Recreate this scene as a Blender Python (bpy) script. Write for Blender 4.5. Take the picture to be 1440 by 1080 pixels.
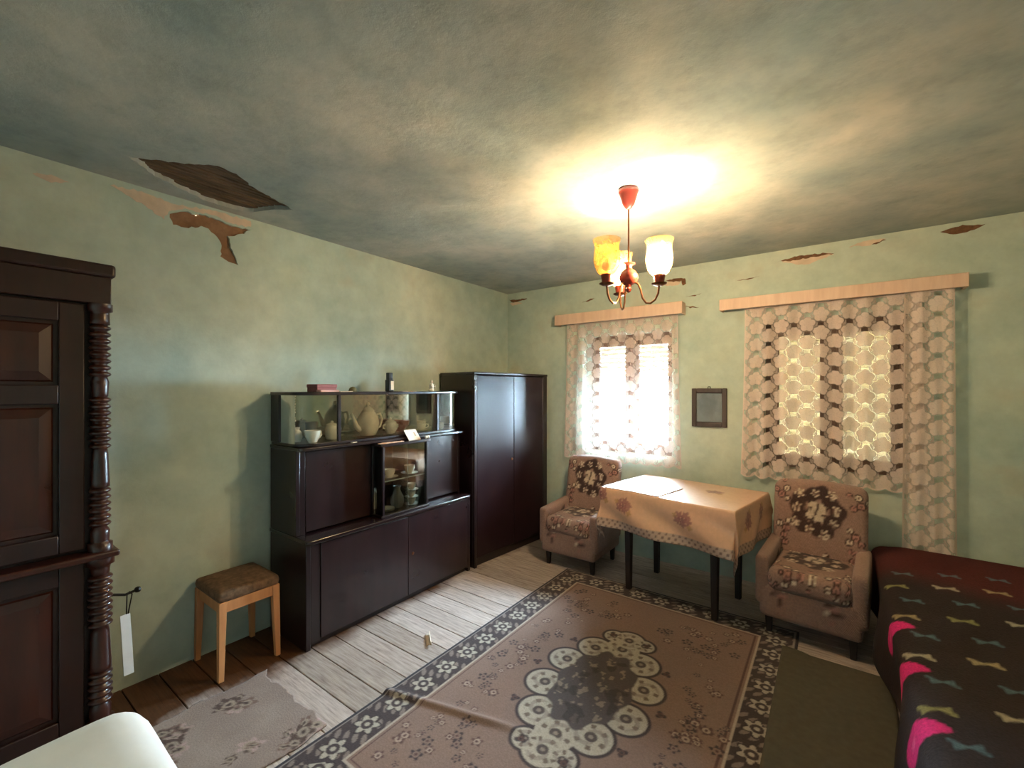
import bpy, bmesh, math, random
import numpy as np
from mathutils import Vector, Matrix

random.seed(7)
rng = np.random.default_rng(7)
SC = bpy.context.scene
C = SC.collection
for o in list(bpy.data.objects):
    bpy.data.objects.remove(o)

# ------------------------------------------------------------------ camera
cam = bpy.data.cameras.new('camera')
cam.sensor_fit = 'HORIZONTAL'; cam.sensor_width = 36.0
cam.lens = 612.0 / 1440.0 * 36.0
cam.shift_y = 7.0 / 1440.0
cam.clip_start = 0.02
cam_o = bpy.data.objects.new('camera', cam); C.objects.link(cam_o)
cam_o.location = (0, 0, 1.5)
cam_o.rotation_euler = (math.radians(90), 0, math.radians(36.2))
SC.camera = cam_o

# ------------------------------------------------------------------ world, light, exposure
world = bpy.data.worlds.new('overcast_sky'); SC.world = world
world.use_nodes = True
bg = world.node_tree.nodes['Background']
bg.inputs['Color'].default_value = (0.60, 0.80, 1.0, 1)
bg.inputs['Strength'].default_value = 215.0
SC.view_settings.view_transform = 'Standard'
SC.view_settings.look = 'None'
SC.view_settings.gamma = 1.0
SC.view_settings.use_curve_mapping = False
SC.view_settings.exposure = 1.12

# room: left wall x=XL, window wall y=YW, ceiling z=H
XL, XR, YB, YW, H = -2.86, 1.22, -0.75, 3.83, 2.54
REV = 0.20                                # depth of the window recess
WIN = [(-1.95, -1.10, 0.89, 2.02), (-0.42, 0.43, 0.89, 2.02)]

for _w in WIN:                            # daylight portals in the two window openings
    pl = bpy.data.lights.new('window_daylight_portal', 'AREA')
    pl.shape = 'RECTANGLE'; pl.size = 0.85; pl.size_y = 1.13
    pl.cycles.is_portal = True
    plo = bpy.data.objects.new('window_daylight_portal', pl); C.objects.link(plo)
    plo.location = ((_w[0]+_w[1])/2, YW+REV+0.16, 1.455)
    plo.rotation_euler = (math.radians(-90), 0, 0)
BULB_POWER = 30.0

# ------------------------------------------------------------------ helpers
def lin(r, g, b):
    def f(v):
        v /= 255.0
        return v/12.92 if v <= 0.04045 else ((v+0.055)/1.055)**2.4
    return (f(r), f(g), f(b))

class NT:
    def __init__(s, name):
        s.m = bpy.data.materials.new(name); s.m.use_nodes = True
        s.t = s.m.node_tree; s.n = s.t.nodes; s.l = s.t.links
        s.p = s.n['Principled BSDF']; s.out = s.n['Material Output']
    def add(s, typ, **kw):
        n = s.n.new(typ)
        for k, v in kw.items(): setattr(n, k, v)
        return n
    def link(s, a, b): s.l.new(a, b)

def noise_node(M, scale, detail=4, coord='Object', rough=0.55, stretch=None):
    tc = M.add('ShaderNodeTexCoord')
    src = tc.outputs['Object' if coord == 'World' else coord]
    if coord == 'World':
        g = M.add('ShaderNodeNewGeometry'); src = g.outputs['Position']
    if stretch:
        mp = M.add('ShaderNodeMapping'); mp.inputs['Scale'].default_value = stretch
        M.link(src, mp.inputs['Vector']); src = mp.outputs['Vector']
    n = M.add('ShaderNodeTexNoise')
    n.inputs['Scale'].default_value = scale
    n.inputs['Detail'].default_value = detail
    n.inputs['Roughness'].default_value = rough
    M.link(src, n.inputs['Vector'])
    return n

def ramp(M, fac, stops):
    r = M.add('ShaderNodeValToRGB')
    el = r.color_ramp.elements
    while len(el) < len(stops): el.new(0.5)
    for e, (p, c) in zip(el, stops):
        e.position = p; e.color = (*c[:3], 1)
    M.link(fac, r.inputs['Fac'])
    return r

def mix(M, fac, a, b, mode='MIX'):
    n = M.add('ShaderNodeMix', data_type='RGBA', blend_type=mode)
    for sock, v in ((n.inputs['Factor'], fac), (n.inputs['A'], a), (n.inputs['B'], b)):
        if hasattr(v, 'is_linked'): M.link(v, sock)
        elif isinstance(v, (int, float)): sock.default_value = v
        else: sock.default_value = (*v[:3], 1)
    return n.outputs['Result']

def bump(M, height, strength, dist=0.01):
    b = M.add('ShaderNodeBump')
    b.inputs['Strength'].default_value = strength; b.inputs['Distance'].default_value = dist
    M.link(height, b.inputs['Height']); M.link(b.outputs['Normal'], M.p.inputs['Normal'])

def mat(name, col, rough=0.6, var=0.18, scale=8.0, bmp=0.15, metal=0.0, coat=0.0, stretch=None, spec=0.5, coord='Object', bdist=0.004):
    M = NT(name)
    n = noise_node(M, scale, 5, coord=coord, stretch=stretch)
    a = tuple(c*(1-var) for c in col); b = tuple(min(1, c*(1+var)) for c in col)
    r = ramp(M, n.outputs['Fac'], [(0.3, a), (0.7, b)])
    M.link(r.outputs['Color'], M.p.inputs['Base Color'])
    M.p.inputs['Roughness'].default_value = rough
    M.p.inputs['Metallic'].default_value = metal
    M.p.inputs['Specular IOR Level'].default_value = spec
    M.p.inputs['Coat Weight'].default_value = coat
    M.p.inputs['Coat Roughness'].default_value = 0.08
    if bmp: bump(M, n.outputs['Fac'], bmp, bdist)
    return M.m

def attr_mat(name, rough=0.9, rib=None, bmp=0.3, coat=0.0, nz=0.12, nscale=60, sheen=0.0, transl=0.0):
    """colour from a point colour attribute computed in this script, with fine weave relief"""
    M = NT(name)
    a = M.add('ShaderNodeVertexColor'); a.layer_name = 'Col'
    n = noise_node(M, nscale, 3)
    r = ramp(M, n.outputs['Fac'], [(0.25, (1-nz,)*3), (0.75, (1+nz,)*3)])
    c = mix(M, 1.0, a.outputs['Color'], r.outputs['Color'], 'MULTIPLY')
    M.link(c, M.p.inputs['Base Color'])
    M.p.inputs['Roughness'].default_value = rough
    M.p.inputs['Coat Weight'].default_value = coat
    M.p.inputs['Coat Roughness'].default_value = 0.22
    M.p.inputs['Specular IOR Level'].default_value = 0.25
    M.p.inputs['Sheen Weight'].default_value = sheen
    if rib:
        tc = M.add('ShaderNodeTexCoord')
        mp = M.add('ShaderNodeMapping'); mp.inputs['Rotation'].default_value = rib[1]
        M.link(tc.outputs['Object'], mp.inputs['Vector'])
        w = M.add('ShaderNodeTexWave'); w.inputs['Scale'].default_value = rib[0]
        w.inputs['Distortion'].default_value = 0.6
        M.link(mp.outputs['Vector'], w.inputs['Vector'])
        bump(M, w.outputs['Fac'], bmp, 0.003)
    else:
        bump(M, n.outputs['Fac'], bmp, 0.003)
    return M.m

def glass_mat(name, tint=(0.93, 0.97, 0.96), refl=0.10, rough=0.02):
    M = NT(name)
    tr = M.add('ShaderNodeBsdfTransparent'); tr.inputs['Color'].default_value = (*tint, 1)
    gl = M.add('ShaderNodeBsdfGlossy'); gl.inputs['Roughness'].default_value = rough
    fr = M.add('ShaderNodeFresnel'); fr.inputs['IOR'].default_value = 1.45
    ma = M.add('ShaderNodeMath', operation='ADD'); ma.inputs[1].default_value = refl - 0.04
    ma.use_clamp = True
    M.link(fr.outputs['Fac'], ma.inputs[0])
    mx = M.add('ShaderNodeMixShader')
    M.link(ma.outputs[0], mx.inputs['Fac']); M.link(tr.outputs[0], mx.inputs[1]); M.link(gl.outputs[0], mx.inputs[2])
    M.link(mx.outputs[0], M.out.inputs['Surface'])
    return M.m

class MB:
    """collects geometry for ONE mesh object"""
    def __init__(s): s.v = []; s.f = []
    def box(s, x0, x1, y0, y1, z0, z1):
        b = len(s.v)
        s.v += [(x0,y0,z0),(x1,y0,z0),(x1,y1,z0),(x0,y1,z0),(x0,y0,z1),(x1,y0,z1),(x1,y1,z1),(x0,y1,z1)]
        s.f += [tuple(b+i for i in q) for q in ((3,2,1,0),(4,5,6,7),(0,1,5,4),(1,2,6,5),(2,3,7,6),(3,0,4,7))]
        return s
    def frustum(s, c0, h0, c1, h1):
        """square-section bar from centre c0 (half sizes h0) to c1 (h1), axis z"""
        b = len(s.v)
        for c, h in ((c0, h0), (c1, h1)):
            for sx, sy in ((-1,-1),(1,-1),(1,1),(-1,1)):
                s.v.append((c[0]+sx*h[0], c[1]+sy*h[1], c[2]))
        s.f += [tuple(b+i for i in q) for q in ((3,2,1,0),(4,5,6,7),(0,1,5,4),(1,2,6,5),(2,3,7,6),(3,0,4,7))]
        return s
    def lathe(s, prof, c=(0,0,0), n=24, sx=1.0, sy=1.0, a0=0.0, a1=None):
        b = len(s.v); m = len(prof)
        for r, z in prof:
            for k in range(n):
                a = 2*math.pi*k/n
                s.v.append((c[0]+r*math.cos(a)*sx, c[1]+r*math.sin(a)*sy, c[2]+z))
        for i in range(m-1):
            for k in range(n):
                k2 = (k+1) % n
                s.f.append((b+i*n+k, b+i*n+k2, b+(i+1)*n+k2, b+(i+1)*n+k))
        if prof[0][0] > 1e-5: s.f.append(tuple(b+k for k in reversed(range(n))))
        if prof[-1][0] > 1e-5: s.f.append(tuple(b+(m-1)*n+k for k in range(n)))
        return s
    def tube(s, pts, rad, n=8):
        pts = [Vector(p) for p in pts]; b = len(s.v); m = len(pts)
        if not hasattr(rad, '__len__'): rad = [rad]*m
        up = None
        for i, p in enumerate(pts):
            t = (pts[min(i+1, m-1)] - pts[max(i-1, 0)]).normalized()
            if up is None:
                up = Vector((0,0,1)) if abs(t.z) < 0.9 else Vector((1,0,0))
            x = up.cross(t).normalized(); y = t.cross(x).normalized(); up = y
            for k in range(n):
                a = 2*math.pi*k/n
                s.v.append(tuple(p + rad[i]*(math.cos(a)*x + math.sin(a)*y)))
        for i in range(m-1):
            for k in range(n):
                k2 = (k+1) % n
                s.f.append((b+i*n+k, b+i*n+k2, b+(i+1)*n+k2, b+(i+1)*n+k))
        s.f.append(tuple(b+k for k in reversed(range(n)))); s.f.append(tuple(b+(m-1)*n+k for k in range(n)))
        return s
    def prism(s, poly, z0, z1):
        b = len(s.v); n = len(poly)
        s.v += [(x,y,z0) for x,y in poly] + [(x,y,z1) for x,y in poly]
        s.f.append(tuple(b+i for i in reversed(range(n)))); s.f.append(tuple(b+n+i for i in range(n)))
        for i in range(n):
            j = (i+1) % n; s.f.append((b+i, b+j, b+n+j, b+n+i))
        return s
    def move(s, M, start=0):
        for i in range(start, len(s.v)): s.v[i] = tuple(M @ Vector(s.v[i]))
        return s
    def build(s, name, m, parent=None, bevel=0.0, seg=2, smooth=True, ang=38, loc=None):
        me = bpy.data.meshes.new(name); me.from_pydata(s.v, [], s.f); me.update()
        bm = bmesh.new(); bm.from_mesh(me); bmesh.ops.recalc_face_normals(bm, faces=bm.faces); bm.to_mesh(me); bm.free()
        return finish(name, me, m, parent, bevel, seg, smooth, ang, loc)

def finish(name, me, m, parent=None, bevel=0, seg=2, smooth=True, ang=38, loc=None):
    if m is not None: me.materials.append(m)
    if smooth:
        me.polygons.foreach_set('use_smooth', [True]*len(me.polygons))
        me.set_sharp_from_angle(angle=math.radians(ang))
    o = bpy.data.objects.new(name, me); C.objects.link(o)
    if parent is not None: o.parent = parent
    if loc is not None: o.location = loc
    if bevel:
        b = o.modifiers.new('bevel', 'BEVEL'); b.width = bevel; b.segments = seg; b.limit_method = 'ANGLE'
        b.angle_limit = math.radians(40); b.harden_normals = False
    return o

def tag(o, label, cat, group=None):
    o['label'] = label; o['category'] = cat
    if group: o['group'] = group
    return o
def thing(name, label, cat, loc=(0,0,0), rz=0.0, group=None):
    o = bpy.data.objects.new(name, None); C.objects.link(o)
    o.location = loc; o.rotation_euler = (0, 0, rz); o.empty_display_size = 0.1
    return tag(o, label, cat, group)
def struct(o): o['kind'] = 'structure'; return o

def sheet(name, P, m, parent=None, col=None, alpha=None, solid=0.0, loc=None):
    """grid mesh from an (nv,nu,3) array; optional point colours / lace density"""
    P = np.asarray(P, dtype=np.float32); nv, nu = P.shape[:2]
    idx = np.arange(nv*nu, dtype=np.int32).reshape(nv, nu)
    q = np.stack([idx[:-1,:-1], idx[:-1,1:], idx[1:,1:], idx[1:,:-1]], -1).reshape(-1, 4)
    me = bpy.data.meshes.new(name)
    me.vertices.add(nv*nu); me.vertices.foreach_set('co', P.reshape(-1))
    nf = len(q)
    me.loops.add(nf*4); me.loops.foreach_set('vertex_index', q.reshape(-1))
    me.polygons.add(nf)
    me.polygons.foreach_set('loop_start', np.arange(0, nf*4, 4, dtype=np.int32))
    me.polygons.foreach_set('loop_total', np.full(nf, 4, dtype=np.int32))
    me.update(); me.validate()
    if col is not None or alpha is not None:
        ca = me.color_attributes.new('Col', 'FLOAT_COLOR', 'POINT')
        rgba = np.ones((nv*nu, 4), dtype=np.float32)
        if col is not None: rgba[:, :3] = np.clip(np.asarray(col).reshape(-1, 3), 0, 1)
        if alpha is not None: rgba[:, 0] = np.clip(alpha.reshape(-1), 0, 1)
        ca.data.foreach_set('color', rgba.reshape(-1))
    me.polygons.foreach_set('use_smooth', [True]*nf)
    me.materials.append(m)
    o = bpy.data.objects.new(name, me); C.objects.link(o)
    if parent is not None: o.parent = parent
    if loc is not None: o.location = loc
    if solid:
        s = o.modifiers.new('solid', 'SOLIDIFY'); s.thickness = solid; s.offset = -1
    return o

def rbox(name, size, r, m, parent=None, loc=(0,0,0), step=0.03, colf=None, warp=None, rot=None):
    """dense soft-edged block; colf(pos)->rgb gives point colours; warp(pos)->pos bends it"""
    hx, hy, hz = (v/2 for v in size)
    h = np.array([hx, hy, hz])
    V = []; F = []
    def side(ax, sg):
        u, v = [a for a in range(3) if a != ax]
        nu = max(3, int(2*h[u]/step)+1); nv = max(3, int(2*h[v]/step)+1)
        # denser near edges
        def lin01(k, half):
            t = np.linspace(-1, 1, k)
            return half*np.sin(t*math.pi/2*0.8)/math.sin(math.pi/2*0.8)
        U, W = np.meshgrid(lin01(nu, h[u]), lin01(nv, h[v]))
        p = np.zeros(U.shape+(3,)); p[..., ax] = sg*h[ax]; p[..., u] = U; p[..., v] = W
        b = sum(len(x) for x in V); V.append(p.reshape(-1, 3))
        idx = np.arange(nu*nv).reshape(nv, nu)+b
        q = np.stack([idx[:-1,:-1], idx[:-1,1:], idx[1:,1:], idx[1:,:-1]], -1).reshape(-1, 4)
        F.append(q)
    for ax in range(3):
        for sg in (-1, 1): side(ax, sg)
    P = np.concatenate(V); F = np.concatenate(F)
    inner = np.clip(P, -(h-r), (h-r)); d = P-inner
    L = np.linalg.norm(d, axis=1, keepdims=True); L[L == 0] = 1
    P = np.where(np.linalg.norm(d, axis=1, keepdims=True) > 0, inner + d/L*r, P)
    base = P.copy()
    if warp is not None: P = warp(P)
    me = bpy.data.meshes.new(name); me.from_pydata(P.tolist(), [], F.tolist()); me.update()
    if colf is not None:
        ca = me.color_attributes.new('Col', 'FLOAT_COLOR', 'POINT')
        rgba = np.ones((len(P), 4), dtype=np.float32); rgba[:, :3] = np.clip(colf(base), 0, 1)
        ca.data.foreach_set('color', rgba.reshape(-1))
    bm = bmesh.new(); bm.from_mesh(me)
    bmesh.ops.remove_doubles(bm, verts=bm.verts, dist=1e-4)
    bmesh.ops.recalc_face_normals(bm, faces=bm.faces); bm.to_mesh(me); bm.free()
    me.polygons.foreach_set('use_smooth', [True]*len(me.polygons))
    me.materials.append(m)
    o = bpy.data.objects.new(name, me); C.objects.link(o)
    if parent is not None: o.parent = parent
    o.location = loc
    if rot: o.rotation_euler = rot
    return o

def fbm(x, y, s=1.0, k=5, seed=0):
    """cheap smooth pseudo-noise in about -1..1"""
    r = np.random.default_rng(100+seed); out = np.zeros_like(x, dtype=float); amp = 1.0; tot = 0
    for i in range(k):
        for j in range(3):
            a = r.uniform(0, 2*math.pi); f = s*(1.9**i)*r.uniform(0.7, 1.3); ph = r.uniform(0, 7)
            out += amp*np.sin((x*math.cos(a)+y*math.sin(a))*f + ph + 1.3*np.sin((x*math.sin(a)-y*math.cos(a))*f*0.7+ph*2))
        tot += amp*1.7; amp *= 0.6
    return out/tot

def put(col, mask, c):
    """blend colour c into an (...,3) array by a 0..1 mask"""
    mk = np.clip(mask, 0, 1)[..., None]
    return col*(1-mk) + np.asarray(c)*mk
def sstep(a, b, x):
    t = np.clip((x-a)/(b-a), 0, 1); return t*t*(3-2*t)

# ------------------------------------------------------------------ materials
# walls: old sea-green distemper, cloudy and stained
def wall_material():
    M = NT('green_distemper')
    n1 = noise_node(M, 1.3, 6, 'World', 0.6); n2 = noise_node(M, 9, 6, 'World', 0.65)
    r1 = ramp(M, n1.outputs['Fac'], [(0.30, lin(172, 192, 186)), (0.52, lin(193, 205, 193)), (0.75, lin(210, 214, 199))])
    r2 = ramp(M, n2.outputs['Fac'], [(0.30, (0.86, 0.86, 0.84)), (0.65, (1.03, 1.02, 1.0))])
    c = mix(M, 1.0, r1.outputs['Color'], r2.outputs['Color'], 'MULTIPLY')
    n3 = noise_node(M, 2.6, 3, 'World'); r3 = ramp(M, n3.outputs['Fac'], [(0.60, (0,0,0)), (0.78, (1,1,1))])
    f = M.add('ShaderNodeMath', operation='MULTIPLY'); f.inputs[1].default_value = 0.35
    M.link(r3.outputs['Color'], f.inputs[0])
    c = mix(M, f.outputs[0], c, lin(170, 150, 122))
    M.link(c, M.p.inputs['Base Color']); M.p.inputs['Roughness'].default_value = 0.85
    M.p.inputs['Specular IOR Level'].default_value = 0.2
    bump(M, n2.outputs['Fac'], 0.25, 0.01)
    return M.m
def ceiling_material():
    M = NT('ceiling_whitewash')
    n1 = noise_node(M, 1.45, 8, 'World', 0.6); n2 = noise_node(M, 5.5, 7, 'World', 0.68)
    r1 = ramp(M, n1.outputs['Fac'], [(0.26, lin(132, 148, 148)), (0.5, lin(168, 172, 166)), (0.76, lin(202, 196, 184))])
    r2 = ramp(M, n2.outputs['Fac'], [(0.30, (0.80, 0.82, 0.82)), (0.52, (1, 1, 1)), (0.75, (1.08, 1.06, 1.03))])
    c = mix(M, 1.0, r1.outputs['Color'], r2.outputs['Color'], 'MULTIPLY')
    M.link(c, M.p.inputs['Base Color']); M.p.inputs['Roughness'].default_value = 0.9
    M.p.inputs['Specular IOR Level'].default_value = 0.15
    bump(M, n2.outputs['Fac'], 0.45, 0.015)
    return M.m
def board_material():
    M = NT('worn_floor_board')
    g = M.add('ShaderNodeNewGeometry'); sx = M.add('ShaderNodeSeparateXYZ'); M.link(g.outputs['Position'], sx.inputs[0])
    oi = M.add('ShaderNodeObjectInfo')
    grain = noise_node(M, 5.0, 7, 'World', 0.65, stretch=(1.2, 14, 1))
    big = noise_node(M, 2.2, 5, 'World', 0.6)
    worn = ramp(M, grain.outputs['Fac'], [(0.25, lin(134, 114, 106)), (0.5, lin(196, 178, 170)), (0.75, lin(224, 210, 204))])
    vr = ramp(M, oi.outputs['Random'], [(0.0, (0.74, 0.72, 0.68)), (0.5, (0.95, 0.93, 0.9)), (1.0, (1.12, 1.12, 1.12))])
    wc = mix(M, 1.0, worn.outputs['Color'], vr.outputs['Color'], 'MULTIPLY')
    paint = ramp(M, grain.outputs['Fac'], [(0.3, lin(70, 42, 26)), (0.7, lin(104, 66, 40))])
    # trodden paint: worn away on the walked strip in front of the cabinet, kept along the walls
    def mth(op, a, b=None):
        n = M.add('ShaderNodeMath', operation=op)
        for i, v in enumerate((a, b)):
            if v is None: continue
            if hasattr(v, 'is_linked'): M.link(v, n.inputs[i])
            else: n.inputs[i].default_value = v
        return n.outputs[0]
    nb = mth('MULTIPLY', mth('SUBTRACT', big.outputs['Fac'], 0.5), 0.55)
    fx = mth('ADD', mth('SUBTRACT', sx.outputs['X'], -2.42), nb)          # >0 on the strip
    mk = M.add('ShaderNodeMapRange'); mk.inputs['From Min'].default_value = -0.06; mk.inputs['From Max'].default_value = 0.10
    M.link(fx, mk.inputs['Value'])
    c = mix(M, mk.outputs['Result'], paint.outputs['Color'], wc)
    M.link(c, M.p.inputs['Base Color'])
    M.p.inputs['Roughness'].default_value = 0.48
    M.p.inputs['Specular IOR Level'].default_value = 0.45
    bump(M, grain.outputs['Fac'], 0.3, 0.004)
    return M.m

def wood(name, dark, light, rough=0.35, coat=0.0, scale=3.0, stretch=(5,5,.8), coord='Object'):
    M = NT(name)
    n = noise_node(M, scale, 6, coord, 0.6, stretch=stretch)
    r = ramp(M, n.outputs['Fac'], [(0.3, dark), (0.72, light)])
    M.link(r.outputs['Color'], M.p.inputs['Base Color'])
    n2 = noise_node(M, 5, 3, coord)
    rr = ramp(M, n2.outputs['Fac'], [(0.3, (rough*0.9,)*3), (0.7, (min(1, rough*1.12),)*3)])
    M.link(rr.outputs['Color'], M.p.inputs['Roughness'])
    M.p.inputs['Coat Weight'].default_value = coat; M.p.inputs['Coat Roughness'].default_value = 0.12
    return M.m

m_wall = wall_material(); m_ceil = ceiling_material(); m_board = board_material()
m_mah = wood('dark_mahogany_lacquer', lin(22, 11, 13), lin(38, 19, 21), 0.30, 0.3)
m_mahdoor = wood('mahogany_door_lacquer', lin(27, 13, 15), lin(42, 21, 23), 0.30, 0.28)
m_wdoor = wood('wardrobe_door_lacquer', lin(36, 20, 23), lin(40, 22, 26), 0.31, 0.0, stretch=(6, 6, .7))
m_wdoor.node_tree.nodes['Principled BSDF'].inputs['Specular IOR Level'].default_value = 0.26
m_ledge = wood('mahogany_ledge_lacquer', lin(24, 12, 14), lin(40, 21, 23), 0.24, 0.6)
m_ant = wood('antique_walnut', lin(27, 9, 5), lin(48, 18, 9), 0.42, 0.05)
m_antgold = wood('antique_walnut_moulding', lin(36, 13, 7), lin(66, 26, 13), 0.30, 0.2)
m_stoolw = wood('pale_beech', lin(190, 126, 80), lin(222, 158, 104), 0.5)
m_stoolseat = mat('brown_seat_cloth', lin(112, 84, 62), 0.9, 0.45, 40, 0.6)
m_cornice = wood('cream_painted_board', lin(214, 178, 156), lin(230, 198, 176), 0.55, 0, stretch=(9,1,1))
m_framew = wood('brown_window_timber', lin(84, 58, 46), lin(112, 82, 66), 0.5)
m_reveal = mat('window_reveal_plaster', lin(176, 170, 156), 0.85, 0.08, 6, 0.2, coord='Object')
m_shutter = NT('pale_plastic_shutter')
_d = m_shutter.add('ShaderNodeBsdfDiffuse'); _d.inputs['Color'].default_value = (*lin(228, 212, 182), 1)
_t = m_shutter.add('ShaderNodeBsdfTranslucent'); _t.inputs['Color'].default_value = (1.0, .84, .62, 1)
_x = m_shutter.add('ShaderNodeMixShader'); _n = noise_node(m_shutter, 6, 4, 'World')
_r = ramp(m_shutter, _n.outputs['Fac'], [(.3, (.066,)*3), (.7, (.076,)*3)])
m_shutter.link(_r.outputs['Color'], _x.inputs['Fac'])
m_shutter.link(_d.outputs[0], _x.inputs[1]); m_shutter.link(_t.outputs[0], _x.inputs[2])
m_shutter.link(_x.outputs[0], m_shutter.out.inputs['Surface']); m_shutter = m_shutter.m
m_glass = glass_mat('window_glass')
m_cglass = glass_mat('cabinet_glass', (0.95, 0.98, 0.97), 0.09)
m_picframe = wood('grey_brown_frame', lin(58, 47, 46), lin(84, 70, 68), 0.4)
m_white = mat('white_porcelain', lin(236, 230, 216), 0.18, 0.03, 12, 0.02, coat=0.4)
m_cream = mat('cream_porcelain', lin(232, 220, 198), 0.25, 0.06, 14, 0.02, coat=0.3)
m_greyp = mat('grey_stoneware', lin(128, 124, 120), 0.4, 0.12, 14, 0.05)
m_rose = mat('rust_red_glaze', lin(138, 66, 54), 0.3, 0.2, 18, 0.04, coat=0.3)
m_tray = mat('tarnished_tray', lin(96, 86, 80), 0.35, 0.2, 20, 0.05, metal=0.6)
m_pink = mat('dusty_pink_card', lin(150, 92, 92), 0.75, 0.12, 20, 0.08)
m_paper = mat('yellowed_paper', lin(236, 214, 190), 0.85, 0.06, 25, 0.08)
m_doily = mat('peach_doily', lin(232, 186, 158), 0.9, 0.12, 60, 0.4)
m_black = mat('black_bottle', lin(26, 26, 28), 0.3, 0.1, 20, 0.02)
m_iron = mat('black_iron', lin(22, 18, 16), 0.45, 0.2, 20, 0.1, metal=0.5)
m_brass = mat('bronzed_brass', lin(128, 84, 56), 0.32, 0.2, 18, 0.05, metal=0.85)
m_maroon = mat('maroon_lamp_enamel', lin(124, 46, 34), 0.35, 0.15, 14, 0.03, coat=0.3)
m_clay = mat('exposed_clay', lin(142, 106, 78), 0.95, 0.22, 16, 0.8, bdist=0.02)
m_plaster = mat('bare_plaster', lin(214, 190, 168), 0.95, 0.12, 14, 0.5, bdist=0.01)
m_stain = mat('brown_crumbled_plaster', lin(112, 78, 54), 0.95, 0.35, 40, 0.8, bdist=0.01)
m_lath = wood('old_lath', lin(58, 41, 28), lin(112, 86, 62), 0.85, 0, scale=5, stretch=(6, 1, 6))
m_dark = mat('dark_void_board', lin(46, 34, 24), 0.95, 0.2, 10, 0.2)  # shade of the voids above laths and under floor boards, put into the colour
m_matrug = mat('olive_felt_mat', lin(90, 82, 68), 0.95, 0.12, 30, 0.4)
m_sheetw = mat('white_cotton_cover', lin(236, 236, 234), 0.9, 0.04, 14, 0.25)
m_rib = mat('chair_leg_wood', lin(40, 28, 24), 0.5, 0.2, 10, 0.05)
m_soil = mat('pale_yard_ground', lin(222, 216, 202), 0.95, 0.08, 2, 0.3)

# ------------------------------------------------------------------ setting
def poly_with_hole(name, outer, hole, to3, m, depth_vec):
    """flat polygon with one ragged hole; the rim of the hole is turned back by depth_vec"""
    bm = bmesh.new()
    def loop(pts):
        vs = [bm.verts.new(to3(*p)) for p in pts]
        es = [bm.edges.new((vs[i], vs[(i+1) % len(vs)])) for i in range(len(vs))]
        return vs, es
    ov, oe = loop(outer); hv, he = loop(hole)
    bmesh.ops.triangle_fill(bm, edges=oe+he, use_beauty=True)
    dv = Vector(depth_vec)
    bk = [bm.verts.new(v.co+dv) for v in hv]
    for i in range(len(hv)):
        j = (i+1) % len(hv); bm.faces.new((hv[i], hv[j], bk[j], bk[i]))
    bmesh.ops.recalc_face_normals(bm, faces=bm.faces)
    me = bpy.data.meshes.new(name); bm.to_mesh(me); bm.free()
    return finish(name, me, m, smooth=False)

def ragged(poly, step=0.025, amp=0.008, seed=1):
    r = random.Random(seed); out = []
    n = len(poly)
    for i in range(n):
        a = Vector(poly[i]); b = Vector(poly[(i+1) % n]); k = max(1, int((b-a).length/step))
        d = (b-a).normalized(); nrm = Vector((-d.y, d.x))
        for j in range(k):
            p = a.lerp(b, j/k) + nrm*r.uniform(-amp, amp); out.append((p.x, p.y))
    return out

floor = struct(MB().box(XL, XR, YB, YW, -0.12, -0.028).build('floor', m_dark))
bw = 0.150; nb = int((YW-YB)/bw)+1
bmesh_board = None
for i in range(nb):
    y = YB + i*bw
    if bmesh_board is None:
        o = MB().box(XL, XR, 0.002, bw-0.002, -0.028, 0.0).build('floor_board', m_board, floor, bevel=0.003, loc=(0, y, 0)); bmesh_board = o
    else:
        o = bmesh_board.copy(); C.objects.link(o); o.location = (0, y, random.uniform(-0.0012, 0.0))
        o.parent = floor

hole_c = ragged([(-2.54,0.56),(-2.42,0.71),(-2.30,0.83),(-2.33,0.93),(-2.39,1.0),(-2.46,1.16),(-2.52,1.29),(-2.60,1.22),(-2.75,1.17),(-2.79,1.08),(-2.785,0.94),(-2.72,0.8),(-2.65,0.67)], 0.02, 0.007, 3)
ceil = poly_with_hole('ceiling', [(XL,YB),(XR,YB),(XR,YW),(XL,YW)], hole_c, lambda x,y: (x,y,H), m_ceil, (0,0,0.03))
struct(ceil)
MB().box(-2.86, -2.15, 0.45, 1.45, H+0.05, H+0.07).build('ceiling_void_shade_board', m_dark, ceil)
for i in range(16):
    x = -2.80 + i*0.034
    MB().box(x, x+0.026, 0.46, 1.40, H+0.020+random.uniform(0,0.006), H+0.031+random.uniform(0, 0.006)).build('lath', m_lath, ceil, bevel=0.002)

hole_w = ragged([(0.80,2.44),(0.87,2.475),(1.0,2.485),(1.12,2.465),(1.21,2.475),(1.15,2.43),(1.08,2.40),(1.10,2.32),(1.135,2.24),(1.08,2.245),(1.04,2.27),(1.045,2.35),(1.01,2.39),(0.96,2.42),(0.87,2.385),(0.81,2.385)], 0.016, 0.005, 5)
wl = poly_with_hole('wall_left', [(YB,-0.03),(YW,-0.03),(YW,H),(YB,H)], hole_w, lambda y,z: (XL,y,z), m_wall, (-0.018,0,0))
struct(wl)
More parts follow.
